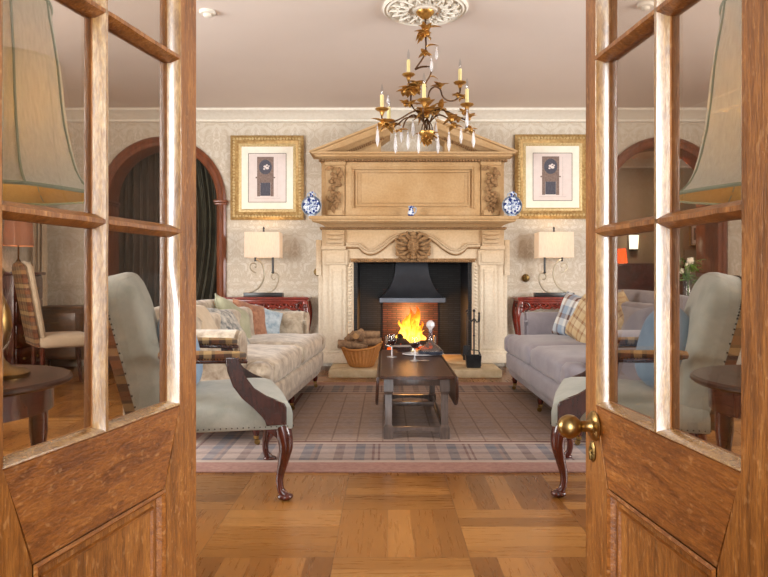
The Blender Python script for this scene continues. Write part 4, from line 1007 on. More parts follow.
# ------------------------------------------------------------------ Georgian armchairs
def armchair(loc, rz, label):
    t = thing('armchair', loc, label, 'armchair', rz)
    fw, bw, d = .355, .30, .325
    # seat: tapered upholstered block with domed top
    mb = MB(); rr = []; 
    def outl(z, e, k=1):
        return [(d+.01-e, -fw+e, z), (d+.02-e, 0, z), (d+.01-e, fw-e, z), (0, (fw+bw)/2-e, z), (-d+e, bw-e, z), (-d+e, 0, z), (-d+e, -bw+e, z), (0, -(fw+bw)/2+e, z)]
    def dense(P, n=4):
        Q = []
        for i in range(len(P)):
            a = Vector(P[i]); b = Vector(P[(i+1) % len(P)])
            for k in range(n): Q.append(tuple(a+(b-a)*k/n))
        return Q
    for z, e in ((.325, .004), (.33, 0), (.395, 0), (.42, .006), (.44, .02), (.458, .06), (.472, .13), (.476, .22)): rr.append(dense(outl(z, e)))
    mb.loft(rr); mb.build('seat', 'green', t, 60)
    mb = MB()
    Q = dense(outl(.338, -.002), 14)
    for p in Q: mb.ball(p, .0032, 6, 4)
    o = mb.build('nailhead_trim', 'nail', t, 60); o['kind'] = 'stuff'
    # cabriole front legs
    for s in (-1, 1):
        x, y = d-.035, s*(fw-.035)
        mb = MB().tube([(x, y, .335), (x+.012, y+s*.006, .29), (x+.018, y+s*.010, .24), (x+.006, y+s*.004, .17), (x-.008, y, .10), (x-.004, y, .05), (x+.012, y+s*.004, .025)], [.036, .037, .032, .023, .017, .016, .02], 12)
        mb.ball((x+.016, y+s*.006, .017), (.036, .028, .017), 14, 8); mb.prism([(x-.08, .33), (x+.03, .33), (x+.02, .29), (x-.02, .28), (x-.055, .31)], y-.016, y+.016, bev=.004)
        mb.build('leg', 'mahog', t, 50)
        MB().tube([(-d+.04, s*(bw-.03), .34), (-d+.01, s*(bw-.03), .2), (-d-.07, s*(bw-.03), .0)], [.025, .02, .017], 10).build('leg', 'mahog', t, 50)
    # back: arched upholstered slab reclining
    R = Matrix.Translation((-d+.07, 0, .36)) @ Matrix.Rotation(-.25, 4, 'Y')
    out = [(-.285, 0), (-.295, .15), (-.305, .3), (-.312, .42)]
    out += [(-.315*abs(math.cos(a))**.72*(1 if math.cos(a) > 0 else -1), .49+.185*math.sin(a)**.72) for a in [PI*i/24 for i in range(0, 25)]]
    out += [(.312, .42), (.305, .3), (.295, .15), (.285, 0)]
    bot = len(out)
    # domed front
    mb = MB(R); rr = []
    cy = 0; cz = .33
    for k, (e, x) in enumerate(((1.0, -.055), (1.0, .035), (.985, .055), (.95, .07), (.86, .084), (.7, .094), (.45, .10), (.2, .102))):
        rr.append([(x, cy+(y-cy)*e, cz+(z-cz)*e) for y, z in out])
    mb.loft(rr); mb.build('back_pad', 'green', t, 60)
    MB(R).prism([(y*1.008, z*1.006) for y, z in out], -.095, -.054, 'yz').build('back_cover', 'plaid_y', t, 60)
    mb = MB(R)
    tot = dense([(0, y*1.008, z*1.004) for y, z in out], 3)
    for p in tot[:-3]: mb.ball((-.05, p[1], p[2]), .0042, 6, 4)
    o = mb.build('nailhead_trim', 'nail', t, 60); o['kind'] = 'stuff'
    for s in (-1, 1):
        ya, yb = s*.325, s*.335
        m = Matrix.Translation((.055, ya, .655)) @ Matrix.Rotation(-s*.06, 4, 'Z') @ Matrix.Rotation(.04, 4, 'Y')
        pad = MB(m).rbox((-.105, 0, 0), (.37, .056, .042), .02, 7).build('arm_pad', 'plaid', t, 60)
        mm = MB(m)
        for k in range(26): mm.ball((-.27+.33*k/25, -.029, -.012), .0035, 6, 4).ball((-.27+.33*k/25, .029, -.012), .0035, 6, 4)
        q = mm.build('nailhead_trim', 'nail', pad, 60)
        # swept arm support
        o = [(.045, .65), (.10, .65), (.105, .61), (.125, .56), (.165, .505), (.22, .468), (.275, .45), (.30, .438), (.308, .42), (.308, .345), (.22, .345), (.205, .39), (.165, .425), (.115, .47), (.075, .525), (.052, .59)]
        MB(Matrix.Translation((0, s*.345, 0))).prism(o, -.018, .018, 'xz', bev=.006).build('arm_support', 'chairwood', t, 50)
        MB(Matrix.Translation((.05, ya, .63))).box((-.06, 0, .004), (.30, .036, .02), (0, .04, -s*.06), .006).build('arm_rail', 'chairwood', t, 50)
    return t
a1 = math.radians(16); a2 = math.radians(162)
L1 = (-.835, 3.185, 0); L2 = (1.175, 3.215, 0)
armchair(L1, a1, 'sage green upholstered armchair with tartan arm pads left of the rug')
armchair(L2, a2, 'sage green upholstered armchair with tartan arm pads behind the right glazed door')
def onchair(L, a, x, y): return (L[0]+x*math.cos(a)-y*math.sin(a), L[1]+x*math.sin(a)+y*math.cos(a))
p = onchair(L1, a1, -.15, .0); cushion((p[0], p[1], .655), .38, .40, .14, a1+PI/2-.2, -.25, 'blue', 'soft blue oval cushion on the left armchair', None, True, spin=0)
p = onchair(L2, a2, -.16, -.0); cushion((p[0], p[1], .665), .42, .42, .14, a2+PI/2+.35, -.25, 'blue', 'soft blue oval cushion on the right armchair', None, True, spin=0)

# ------------------------------------------------------------------ lamp tables by the doors
def lamp_table(loc, r, label):
    t = thing('round_side_table', loc, label, 'side table')
    h = .697
    MB().lathe([(0, h-.022), (r-.01, h-.022), (r, h-.014), (r, h-.006), (r-.008, h), (0, h)], seg=48).build('table_top', 'walnut', t, 30)
    MB().lathe([(r*.80, h-.022), (r*.84, h-.022), (r*.84, h-.10), (r*.80, h-.10), (r*.80, h-.022)], seg=40).build('apron', 'mahog', t, 30)
    for k in range(4):
        a = PI/4+PI/2*k; x, y = r*.74*math.cos(a), r*.74*math.sin(a)
        MB().lathe([(0, 0), (.014, 0), (.02, .02), (.014, .05), (.02, .06), (.014, .075), (.022, .2), (.026, .33), (.018, .38), (.026, .4), (.018, .42), (.024, .47), (.028, .5), (.028, h-.022), (0, h-.022)], (x, y, 0), 14).build('leg', 'mahog', t, 40)
    MB().lathe([(0, .18), (r*.62, .18), (r*.64, .19), (r*.62, .2), (0, .2)], seg=36).build('lower_shelf', 'walnut', t, 30)
    return t
lamp_table((-1.30, 1.96, 0), .335, 'round dark mahogany table under the big lamp behind the left glazed door')
lamp_table((1.27, 1.96, 0), .335, 'round dark mahogany table under the big lamp behind the right glazed door')
def big_lamp(loc, label):
    t = thing('table_lamp', loc, label, 'lamp', 0, None)
    b = 1.2545-loc[2]
    MB().lathe([(0, 0), (.095, 0), (.098, .012), (.085, .022), (.05, .03), (.03, .05), (.022, .08), (.04, .11), (.05, .15), (.045, .2), (.025, .25), (.018, .3), (.03, .32), (.02, .34), (.012, .36), (.01, b+.05), (0, b+.05)], seg=28).build('base', 'brass_old', t, 40)
    MB().tube([(0, 0, b+.03), (.05, 0, b+.08), (.06, 0, b+.25), (0, 0, b+.45)], .003, 6).tube([(0, 0, b+.03), (-.05, 0, b+.08), (-.06, 0, b+.25), (0, 0, b+.45)], .003, 6).build('harp', 'brass_old', t, 40)
    MB().ball((0, 0, b+.15), (.03, .03, .045)).build('bulb', 'lit', t, 50)
    # panelled bell shade, 8 scalloped panels
    prof = [(.298, 0), (.268, .03), (.246, .07), (.231, .12), (.213, .2), (.202, .28), (.192, .38), (.180, .46), (.167, .53), (.160, .585)]
    rr = []; seg = 64; n = 8
    def ring(r, z, k):
        o = []
        for i in range(seg):
            a = 2*PI*i/seg; ph = (a*n/(2*PI)) % 1; q = r*(1-.045*math.sin(PI*ph)*1); o.append((q*math.cos(a)*k, q*math.sin(a)*k, z))
        return o
    outer = [ring(r, b+z, 1) for r, z in prof]; inner = [ring(r, b+z, .988) for r, z in prof[::-1]]
    sh = MB().loft(outer, cap=False).build('lamp_shade', 'shade_green', t, 40)
    MB().loft(inner, cap=False).build('shade_lining', 'shade_gold', sh, 40)
    mb = MB()
    for k in range(n):
        a = 2*PI*k/n; mb.tube([(r*1.004*math.cos(a), r*1.004*math.sin(a), b+z) for r, z in prof], .0035, 6)
    for idx in (0, -1):
        P = ring(prof[idx][0], b+prof[idx][1], 1.004); mb.tube(P+[P[0]], .006, 6, smooth=False)
    mb.build('braid_trim', 'shade_trim', sh, 50)
    MB().lathe([(0, b+.44), (.012, b+.44), (.008, b+.6), (.012, b+.61), (0, b+.63)], seg=12).build('finial', 'brass_old', t, 40)
    l = bpy.data.lights.new('bulb_light', 'POINT'); l.energy = 3.2; l.color = (1, .76, .5); l.shadow_soft_size = .04
    lo = bpy.data.objects.new('bulb_light', l); C.objects.link(lo); lo.parent = t; lo.location = (0, 0, b+.24)
    return t
big_lamp((-1.188, 2.0, .697), 'tall lamp with a pale green panelled bell shade behind the left glazed door')
big_lamp((1.188, 2.0, .697), 'tall lamp with a pale green panelled bell shade behind the right glazed door')

# ------------------------------------------------------------------ carved console tables
def console(cx, label):
    t = thing('console_table', (cx, 7.2, 0), label, 'console table'); w, d, h = .46, .165, .785
    MB().prism([(-w, -d), (w, -d), (w, d), (-w, d)], h-.03, h, 'xy', bev=.01).bb(-w+.02, w-.02, -d+.015, d-.005, h-.05, h-.03, .006).build('table_top', 'redwood', t, 30)
    # pierced carved apron: scrolling ribs and leaves between rails
    mb = MB(); y = -d+.035
    P = [(-w+.06, h-.16)]+[(-w+.10+.72*i/10, h-.135+.03*math.sin(PI*i/10)+.012*math.cos(i*PI)) for i in range(11)]+[(w-.06, h-.16)]
    mb.tube([(x, y, z) for x, z in P], .011, 7)
    for k in range(13):
        x = -w+.10+.06*k; s = 1 if k % 2 else -1
        mb.tube([(x-.03, y, h-.06), (x-.01, y, h-.08-.01*s), (x+.015, y-.004, h-.1), (x+.02, y, h-.12), (x, y-.004, h-.125), (x-.012, y, h-.11), (x, y, h-.10)], [.008, .01, .009, .008, .007, .006, .004], 6)
        mb.ball((x+.03, y, h-.085), (.013, .01, .012), 8, 6)
    mb.bb(-w+.05, w-.05, y-.008, y+.008, h-.07, h-.05)
    mb.build('carved_apron', 'redwood', t, 50)
    for s in (-1, 1):
        for k, yy in enumerate((-d+.045, d-.045)):
            x = s*(w-.05)
            MB().tube([(x, yy, h-.05), (x+s*.01, yy-.004, h-.12), (x+s*.018, yy-.012, h-.2), (x+s*.012, yy-.01, h-.3), (x-s*.004, yy, h-.42), (x-s*.014, yy, h-.58), (x-s*.004, yy, h-.72), (x+s*.016, yy-.008, .03), (x+s*.02, yy-.01, .0)], [.036, .042, .04, .032, .024, .019, .018, .026, .026], 10).build('leg', 'redwood', t, 50)
            mm = MB().ball((x+s*.005, yy-.035, h-.1), (.026, .016, .03), 10, 8).ball((x+s*.012, yy-.045, h-.15), (.016, .012, .02), 10, 8)
            mm.tube([(x-s*.02, yy-.01, h-.06), (x-s*.07, yy-.01, h-.07), (x-s*.09, yy-.01, h-.11), (x-s*.06, yy-.01, h-.14), (x-s*.03, yy-.01, h-.2)], [.014, .016, .014, .012, .012], 8)
            mm.build('leg_carving', 'mahog', t, 50)
    MB().bb(-w+.08, w-.08, d-.03, d-.01, h-.13, h-.05, .004).build('back_rail', 'redwood', t, 30)
console(X(267, 7.1), 'carved red mahogany console table under the left engraving')
console(X(413*2-267, 7.1), 'carved red mahogany console table under the right engraving')
def scroll_lamp(cx, s, label):
    # s = side of the long post
    t = thing('console_lamp', (cx, 7.19, .785), label, 'lamp', 0, None)
    MB().box((0, 0, .0225), (.42, .12, .045), bev=.004).build('base', 'black', t, 30)
    mb = MB(); w, d, z0, z1 = .19, .11, .425, .70
    def rect(k, z, ww=w, dd=d):
        o = []; n = 24
        for (ax, ay, bx_, by_) in ((-ww, -dd, ww, -dd), (ww, -dd, ww, dd), (ww, dd, -ww, dd), (-ww, dd, -ww, -dd)):
            for i in range(n):
                u = i/n; o.append(((ax+(bx_-ax)*u)*k, (ay+(by_-ay)*u)*k+(.0018 if (i % 4 < 1) else 0), z))
        return o
    A = [rect(1, z0), rect(.985, z1)]; Bq = [rect(.97, z1), rect(.985, z0)]
    sh = mb.loft(A+Bq+[A[0]], cap=False).build('lamp_shade', 'shade_cream', t, 30)
    MB().tube([(0, 0, z0+.03), (0, 0, z1+.03)], .005, 8, smooth=False).lathe([(0, z1+.0), (.012, z1+.005), (.008, z1+.03), (.012, z1+.045), (.006, z1+.06), (0, z1+.065)], seg=12).bb(-w*.96, w*.96, -.003, .003, z1-.01, z1-.004).build('finial', 'black', t, 40)
    # long dark post with a short scroll, short post with a tall scroll
    MB().tube([(s*.1, -.0, z0+.04), (s*.1, 0, .27)], .012, 10, smooth=False).ball((s*.1, 0, .265), .016).build('post', 'black', t, 40)
    MB().tube([(-s*.09, 0, z0+.04), (-s*.09, 0, z0-.04)], .012, 10, smooth=False).build('post', 'black', t, 40)
    sp = [(s*.125, 0, .20), (s*.11, 0, .185), (s*.09, 0, .2), (s*.085, 0, .225), (s*.105, 0, .255), (s*.14, 0, .255), (s*.165, 0, .22), (s*.16, 0, .17), (s*.13, 0, .1), (s*.09, 0, .06), (s*.04, 0, .045)]
    MB().tube(sp, .0075, 7).build('scroll', 'scroll', t, 50)
    sp = [(-s*.10, 0, .33), (-s*.085, 0, .32), (-s*.08, 0, .345), (-s*.10, 0, .365), (-s*.135, 0, .36), (-s*.15, 0, .325), (-s*.13, 0, .285), (-s*.08, 0, .26)]
    MB().tube([(-s*.09, 0, .41), (-s*.03, 0, .37), (s*.0, 0, .30), (s*.005, 0, .22), (-s*.03, 0, .13), (-s*.09, 0, .07), (-s*.16, 0, .045)], .009, 7).tube(sp, .0075, 7).build('scroll', 'scroll', t, 50)
    MB().ball((0, 0, .57), (.028, .028, .04)).build('bulb', 'lit', t, 50)
    l = bpy.data.lights.new('bulb_light', 'POINT'); l.energy = 1.3; l.color = (1, .74, .45); l.shadow_soft_size = .04
    lo = bpy.data.objects.new('bulb_light', l); C.objects.link(lo); lo.parent = t; lo.location = (0, 0, .62)
scroll_lamp(X(262.5, 7.12), 1, 'scroll stemmed lamp with a cream rectangular shade on the left console table')
scroll_lamp(X(555.5, 7.12), -1, 'scroll stemmed lamp with a cream rectangular shade on the right console table')

# ------------------------------------------------------------------ chandelier
def chandelier():
    zc = HC-.035; cx, cy = CX-.02, 4.55
    t = thing('chandelier', (cx, cy, zc), 'gilt leaf chandelier with electric candles and crystal drops hanging from the ceiling rose', 'chandelier')
    def L(px, py, dy=0):
        Z = cy+dy; p = W(px, py, Z); return (p.x-cx, dy, p.z-zc)
    MB().lathe([(0, 0), (.065, 0), (.06, -.012), (.04, -.03), (.02, -.045), (0, -.048)], seg=24).build('canopy', 'gilt_leaf', t, 40)
    st = MB().tube([(0, 0, -.04), L(425.5, 30), L(425.8, 50), L(423, 58), L(415, 69.5)], .006, 8).tube([L(415, 69.5), L(421, 67), L(427, 66.5)], .007, 8).tube([L(432, 69), L(430, 76), L(426, 83), L(424, 95), L(427, 112), L(427, 128), L(427, 140)], .006, 8)
    st.tube([L(427, 66.5), L(431, 67), L(432, 69)], .004, 6)
    st.build('stem', 'stem', t, 60)
    def burst(name, c, n, ln, wd, up, seed, par=t, down=False):
        random.seed(seed); mb = MB()
        for k in range(n):
            a = 2*PI*k/n+random.random()*.4; mb.leaf(c, (math.cos(a), math.sin(a), up+random.uniform(-.7, .9)), ln*random.uniform(1.15, 1.6), wd*1.6, random.uniform(.2, .7) if not down else -.4)
        mb.ball(c, ln*.28, 8, 6)
        return mb.build(name, 'gilt_leaf', par, 60)
    burst('leaf_cluster', L(425.5, 34), 6, .055, .03, 1.4, 1); burst('leaf_cluster', L(425.5, 36), 8, .045, .03, .1, 2); burst('leaf_cluster', L(425.5, 30), 3, .08, .025, .6, 3)
    MB().leaf(L(427, 47), (.8, -.2, .5), .07, .03, .6).leaf(L(430, 77), (.9, -.1, .2), .05, .025, .6).build('leaf', 'gilt_leaf', t, 60)
    burst('flower', L(425, 55), 7, .035, .028, .8, 4); burst('flower', L(415.5, 88), 9, .05, .045, .9, 5); burst('flower', L(413, 90), 9, .045, .04, -.2, 6); burst('leaf_cluster', L(405, 91.5), 4, .05, .03, .2, 7)
    burst('leaf_cluster', L(427, 116), 12, .07, .035, .9, 8); burst('leaf_cluster', L(427, 112), 10, .065, .035, .2, 9); burst('leaf_cluster', L(427, 107), 8, .05, .03, 1.6, 10)
    MB().lathe([(0, -.045), (.03, -.04), (.05, -.015), (.052, .0), (.045, .005), (0, .005)], L(427, 132), 18, flute=.08).build('boss', 'gilt_leaf', t, 50)
    burst('leaf_cluster', L(427, 136), 10, .055, .035, -.1, 11); burst('flower', L(427, 139), 6, .035, .03, -1, 12)
    cage = MB()
    for k in range(6):
        a = 2*PI*k/6; b0 = Vector(L(427, 118)); b1 = Vector(L(427, 132)); u = Vector((math.cos(a), math.sin(a), 0))
        cage.tube([b0, b0*.5+b1*.5+u*.03, b1+u*.04], .004, 6)
    cage.build('cage', 'stem', t, 60)
    def arm(pts, flower_at=(), seed=0):
        MB().tube(pts, .0058, 8).build('arm', 'stem', t, 60)
    def candle(px, pdish, ptop, dy, lower=True):
        c = Vector(L(px, pdish, dy))
        d = MB().lathe([(0, -.008), (.012, -.010), (.035, -.004), (.046, .006), (.044, .010), (.03, .003), (.01, .0), (0, .0)], c, 22, flute=.04, nf=10).build('drip_pan', 'gilt_leaf', t, 50)
        h = L(px, ptop, dy)[2]-c.z
        s = MB().lathe([(0, 0), (.015, 0), (.0155, .008), (.0125, .012), (.0125, h-.004), (.011, h), (0, h)], c, 16).build('candle_sleeve', 'candle', t, 40)
        MB().lathe([(0, h), (.006, h+.003), (.009, h+.018), (.011, h+.03), (.008, h+.048), (.003, h+.068), (0, h+.078)], c, 14).build('bulb', 'glass', s, 50)
        b = MB().lathe([(0, -.05), (.006, -.045), (.01, -.03), (.016, -.014), (.012, -.006), (0, -.004)], c, 12, flute=.1, nf=6).build('cup', 'gilt_leaf', t, 50)
    C6 = [(408.5, 75.5, 60, .10), (460, 83.5, 69, .16), (467, 105.5, 89, -.05), (382, 110, 95, -.12), (389, 121.5, 107, .20), (424, 101, 84, -.22)]
    for c in C6: candle(*c)
    arm([L(408.5, 75.5, .10), L(409, 84, .09), L(411, 92, .06), L(411, 103, .02), L(415, 110, 0), L(425, 118, 0)])
    arm([L(460, 83.5, .16), L(460, 92, .15), L(457, 99, .14), L(450, 101, .12), L(443, 97, .08), L(440, 89, .05), L(434, 87, .02), L(429, 93, 0), L(427, 108, 0)])
    arm([L(467, 105.5, -.05), L(468, 117, -.05), L(466, 129, -.05)]); arm([L(466, 120, -.05), L(456, 116, -.03), L(446, 111, -.01), L(436, 110, 0), L(430, 122, 0)])
    arm([L(382, 110, -.12), L(382, 118, -.12), L(388, 123, -.09), L(400, 119, -.06), L(412, 112, -.02), L(420, 112, 0), L(425, 124, 0)])
    arm([L(389, 121.5, .20), L(390, 128, .18), L(398, 124, .12), L(406, 118, .06), L(420, 118, 0), L(426, 128, 0)])
    arm([L(424, 101, -.22), L(423, 112, -.21), L(424, 122, -.14), L(426, 126, -.05), L(427, 130, 0)])
    arm([L(403, 128, .05), L(406, 120, .04), L(414, 115, .02), L(424, 122, 0)]); arm([L(452, 124, -.08), L(447, 118, -.06), L(438, 115, -.03), L(430, 122, 0)])
    random.seed(4)
    for i, (px, py, dy, n, sz) in enumerate(((383, 124, -.12, 8, .05), (388, 127, -.1, 7, .045), (394, 126, .15, 7, .045), (401, 131, .05, 6, .035), (410, 106, .02, 6, .04), (405, 105, .03, 4, .04), (440, 88, .05, 7, .04), (441, 109, 0, 6, .045), (441, 105, 0, 4, .035), (452, 120, -.08, 7, .05), (458, 121, -.05, 6, .04), (458, 97, .14, 7, .04), (463, 98, .14, 5, .03), (469, 119, -.05, 7, .045), (470, 130, -.05, 6, .035), (463, 113, -.05, 5, .03), (454, 127, -.08, 6, .04), (411, 90, .08, 6, .05), (418, 85, .04, 6, .045))):
        burst('flower' if i % 2 else 'leaf_cluster', L(px, py, dy), n, sz, sz*.6, random.uniform(.2, .9), 30+i)
    D = [(377.5, 124, 147, -.13), (395.5, 128, 154, -.05), (401.5, 124, 143, .08), (413, 118, 137, .12), (418.5, 132, 154, -.06), (436, 118, 142, .06), (438, 133, 154, -.05), (449, 130, 152, -.1), (461, 125, 144, .05), (473.5, 128, 148, -.06), (436.5, 47, 60, .03), (431.5, 58, 72, -.02), (388, 96, 104, .2), (467, 108, 128, -.1), (433, 128, 140, .12), (408, 130, 150, .18)]
    for px, ya, yb, dy in D:
        c = Vector(L(px, yb, dy)); h = L(px, ya, dy)[2]-c.z
        k = min(.125, h*.8)
        d = MB().lathe([(0, 0), (.006, k*.12), (.0125, k*.38), (.008, k*.85), (.003, k), (0, k+.003)], c, 8).build('crystal_drop', 'crystal', t, 12)
        MB().tube([c+Vector((0, 0, k)), c+Vector((0, 0, h))], .0012, 5, smooth=False).ball(c+Vector((0, 0, k+.01)), .006, 8, 6).build('hanger', 'crystal', d, 30)
chandelier()

# ------------------------------------------------------------------ far left corner
def highback(loc, rz, label):
    t = thing('highback_chair', loc, label, 'chair', rz)
    MB().rbox((0, 0, .43), (.46, .46, .11), .04, 7, crown=.015).build('seat', 'cream', t, 60)
    R = Matrix.Translation((-.2, 0, .40)) @ Matrix.Rotation(-.17, 4, 'Y')
    out = [(-.22, 0), (-.23, .66), (-.2, .71), (-.1, .735), (0, .75), (.1, .735), (.2, .71), (.23, .66), (.22, 0)]
    MB(R).prism(out, -.01, .05, 'yz', bev=.018).build('back_pad', 'cream', t, 60)
    MB(R).prism([(y*1.01, z*1.003) for y, z in out], -.05, -.008, 'yz', bev=.008).build('back_cover', 'plaid_y', t, 60)
    for x in (-.19, .19):
        for y in (-.19, .19):
            MB().tube([(x, y, .39), (x*1.02, y, .2), (x*1.12, y, 0)], [.024, .02, .015], 8).build('leg', 'mahog', t, 40)
highback((-2.95, 6.0, 0), math.radians(38), 'high-backed chair with a tartan back in the far left corner')
t = thing('low_cabinet', (-3.05, 7.18, 0), 'low brown oak cabinet against the back wall behind the tartan chair', 'cabinet')
MB().bb(-.74, .3, -.17, .17, .12, .66, .006).build('body', 'darkoak', t, 30)
MB().bb(-.77, .33, -.19, .18, .66, .69, .006).build('top', 'darkoak', t, 30)
for k in range(2):
    d = MB().bb(-.70+.5*k, -.24+.5*k, -.185, -.168, .43, .62, .005).build('drawer', 'darkoak', t, 30); MB().tube([(-.51+.5*k, -.185, .525), (-.51+.5*k, -.2, .515), (-.43+.5*k, -.2, .515), (-.43+.5*k, -.185, .525)], .004, 6).build('handle', 'brass_dull', d, 40)
    MB().bb(-.70+.5*k, -.24+.5*k, -.185, -.168, .15, .41, .005).build('door', 'darkoak', t, 30)
for x in (-.7, .26):
    for y in (-.14, .14): MB().lathe([(0, 0), (.02, 0), (.028, .12), (0, .12)], (x, y, 0), 12).build('leg', 'darkoak', t, 30)
t = thing('bureau', (-3.66, 6.5, 0), 'tall dark bureau in the far left corner carrying the striped lamp', 'bureau')
MB().bb(-.16, .14, -.26, .26, .08, 1.02, .008).build('body', 'mahog', t, 30); MB().bb(-.17, .165, -.29, .29, 1.02, 1.05, .008).build('top', 'mahog', t, 30)
for k in range(4):
    d = MB().bb(.138, .155, -.24, .24, .11+.225*k, .315+.225*k, .004).build('drawer', 'mahog', t, 30)
    for y in (-.12, .12): MB().ball((.165, y, .21+.225*k), .014, 10, 8).build('knob', 'brass_dull', d, 40)
MB().bb(-.15, .12, -.24, .24, 0, .08, .006).build('plinth', 'mahog', t, 30)
t = thing('small_lamp', (-3.62, 6.5, 1.05), 'small lamp with a striped terracotta shade in the far left corner', 'lamp')
b = H(246, 6.5)-1.05
MB().lathe([(0, 0), (.06, 0), (.06, .012), (.02, .02), (.012, .05), (.028, .08), (.02, .11), (.008, .13), (.007, b+.05), (0, b+.05)], seg=20).build('base', 'stem', t, 40)
rr = []
for r, z in ((.135, b), (.115, b+.27)):
    rr.append([(r*math.cos(2*PI*k/64)*(1+.02*(k % 2)), r*math.sin(2*PI*k/64)*(1+.02*(k % 2)), z) for k in range(64)])
MB().loft(rr+[[(x*.98, y*.98, z) for x, y, z in r] for r in rr[::-1]]+[rr[0]], cap=False).build('lamp_shade', 'shade_pink', t, 50)
l = bpy.data.lights.new('bulb_light', 'POINT'); l.energy = 4; l.color = (1, .6, .3); l.shadow_soft_size = .03
lo = bpy.data.objects.new('bulb_light', l); C.objects.link(lo); lo.parent = t; lo.location = (0, 0, b+.13)
curtain('curtain', -3.80, -3.66, 7.1, .03, 2.6, 'cream', 'narrow pale curtain hanging in the far left corner', 0, 3)

# ------------------------------------------------------------------ beyond the right arch
t = thing('cupboard', (X(731, 8.95), 8.95, 0), 'tall reddish brown wooden cupboard in the room beyond the right arch', 'cupboard')
MB().bb(-.36, .50, -.2, .25, .08, 2.15, .008).build('body', 'archwood', t, 30); MB().bb(-.39, .53, -.23, .27, 2.15, 2.22, .015).build('cornice', 'archwood', t, 30); MB().bb(-.34, .48, -.18, .23, 0, .08, .005).build('plinth', 'archwood', t, 30)
for s in (0, 1):
    d = MB().bb(-.34+.42*s, .06+.42*s, -.222, -.202, .12, 2.1, .004).build('door', 'archwood', t, 30)
    mb = MB().bb(-.29+.42*s, .01+.42*s, -.228, -.222, .2, 1.0, .01).bb(-.29+.42*s, .01+.42*s, -.228, -.222, 1.1, 2.02, .01); mb.build('door_panel', 'archwood', d, 30)
    MB().ball((.03 if not s else .11, -.235, 1.05), .015, 10, 8).build('knob', 'brass_dull', d, 40)
def redseat(loc, rz, w, h, label, name='red_sofa', cat='sofa'):
    t = thing(name, loc, label, cat, rz)
    MB().rbox((0, 0, .27), (w, .8, .34), .05, 7).build('seat', 'red', t, 60)
    out = [(-w/2, .2), (-w/2, h-.1), (-w/2+.08, h-.03), (-w/4, h), (w/4, h), (w/2-.08, h-.03), (w/2, h-.1), (w/2, .2)]
    MB(Matrix.Translation((0, .32, 0))).prism(out, -.09, .09, 'xz', bev=.04).build('back', 'red', t, 60)
    for s in (-1, 1): MB().rbox((s*(w/2-.06), -.02, .42), (.16, .78, .38), .07, 6).build('arm', 'red', t, 60)
    for sx in (-1, 1):
        for sy in (-1, 1): MB().lathe([(0, 0), (.02, 0), (.03, .12), (0, .12)], (sx*(w/2-.08), sy*.33, 0), 12).build('leg', 'mahog', t, 40)
redseat((X(655, 8.5), 8.5, 0), 0, 1.12, 1.18, 'dark red high-backed sofa in the room beyond the right arch')
def stand(loc, h, r, label, name='small_table'):
    t = thing(name, loc, label, 'table')
    MB().lathe([(0, h-.025), (r, h-.025), (r+.006, h-.012), (r, h), (0, h)], seg=32).build('table_top', 'mahog', t, 40)
    MB().lathe([(0, .03), (.04, .05), (.025, .15), (.03, .3), (.05, .4), (.025, .5), (.03, h-.03), (0, h-.03)], seg=16).build('column', 'mahog', t, 40)
    for k in range(3):
        a = 2*PI*k/3; MB().tube([(0, 0, .12), (.12*math.cos(a), .12*math.sin(a), .09), (.22*math.cos(a), .22*math.sin(a), .014)], [.02, .018, .014], 8).build('leg', 'mahog', t, 40)
vx, vy = X(688, 6.55), 6.55
stand((vx, vy, 0), .79, .26, 'round mahogany table carrying the flowers behind the grey sofa')
t = thing('flower_vase', (vx, vy, .79), 'glass vase of cream roses and green leaves behind the grey sofa', 'flowers')
MB().lathe([(0, 0), (.045, 0), (.05, .01), (.04, .06), (.035, .12), (.05, .18), (.047, .18), (.032, .12), (.036, .06), (0, .012)], seg=20).build('vase', 'glass', t, 40)
mb = MB(); random.seed(9); heads = []
for k in range(14):
    a = random.random()*6.28; r = random.uniform(.02, .12); z = .26+random.uniform(0, .18)-r*.4
    heads.append((r*math.cos(a), r*math.sin(a), z)); mb.tube([(0, 0, .02), (0, 0, .15), heads[-1]], .003, 5)
mb.build('stems', 'leaf', t, 50)
mb = MB()
for k in range(70):
    a = random.random()*6.28; r = random.uniform(.0, .09); z = random.uniform(.16, .38); mb.leaf((r*math.cos(a), r*math.sin(a), z), (math.cos(a), math.sin(a), random.uniform(-.4, 1)), random.uniform(.05, .08), .035, .4)
mb.build('foliage', 'leaf', t, 60)
for h_ in heads[:9]:
    mb = MB().ball(h_, .022, 10, 8)
    for k in range(6):
        a = k*1.05; mb.leaf(h_, (math.cos(a), math.sin(a), .9), .035, .03, -.3)
    mb.build('rose', 'petal', t, 60)
stand((X(619, 9.4), 9.4, 0), .72, .22, 'small round table carrying the glowing orange lamp beyond the right arch')
t = thing('orange_lamp', (X(619, 9.4), 9.4, .72), 'small lamp with a glowing orange shade in the room beyond the right arch', 'lamp')
b = H(263, 9.4)-.72
MB().lathe([(0, 0), (.06, 0), (.05, .02), (.02, .03), (.015, .15), (.04, .25), (.015, .35), (.008, b+.05), (0, b+.05)], seg=18).build('base', 'brass_dull', t, 40)
rr = [[(r*math.cos(2*PI*k/32), r*math.sin(2*PI*k/32), z) for k in range(32)] for r, z in ((.115, b), (.09, b+.2))]
MB().loft(rr+[[(x*.98, y*.98, z) for x, y, z in r] for r in rr[::-1]]+[rr[0]], cap=False).build('lamp_shade', 'shade_orange', t, 50)
l = bpy.data.lights.new('bulb_light', 'POINT'); l.energy = 9; l.color = (1, .55, .25); l.shadow_soft_size = .03
lo = bpy.data.objects.new('bulb_light', l); C.objects.link(lo); lo.parent = t; lo.location = (0, 0, b+.1)
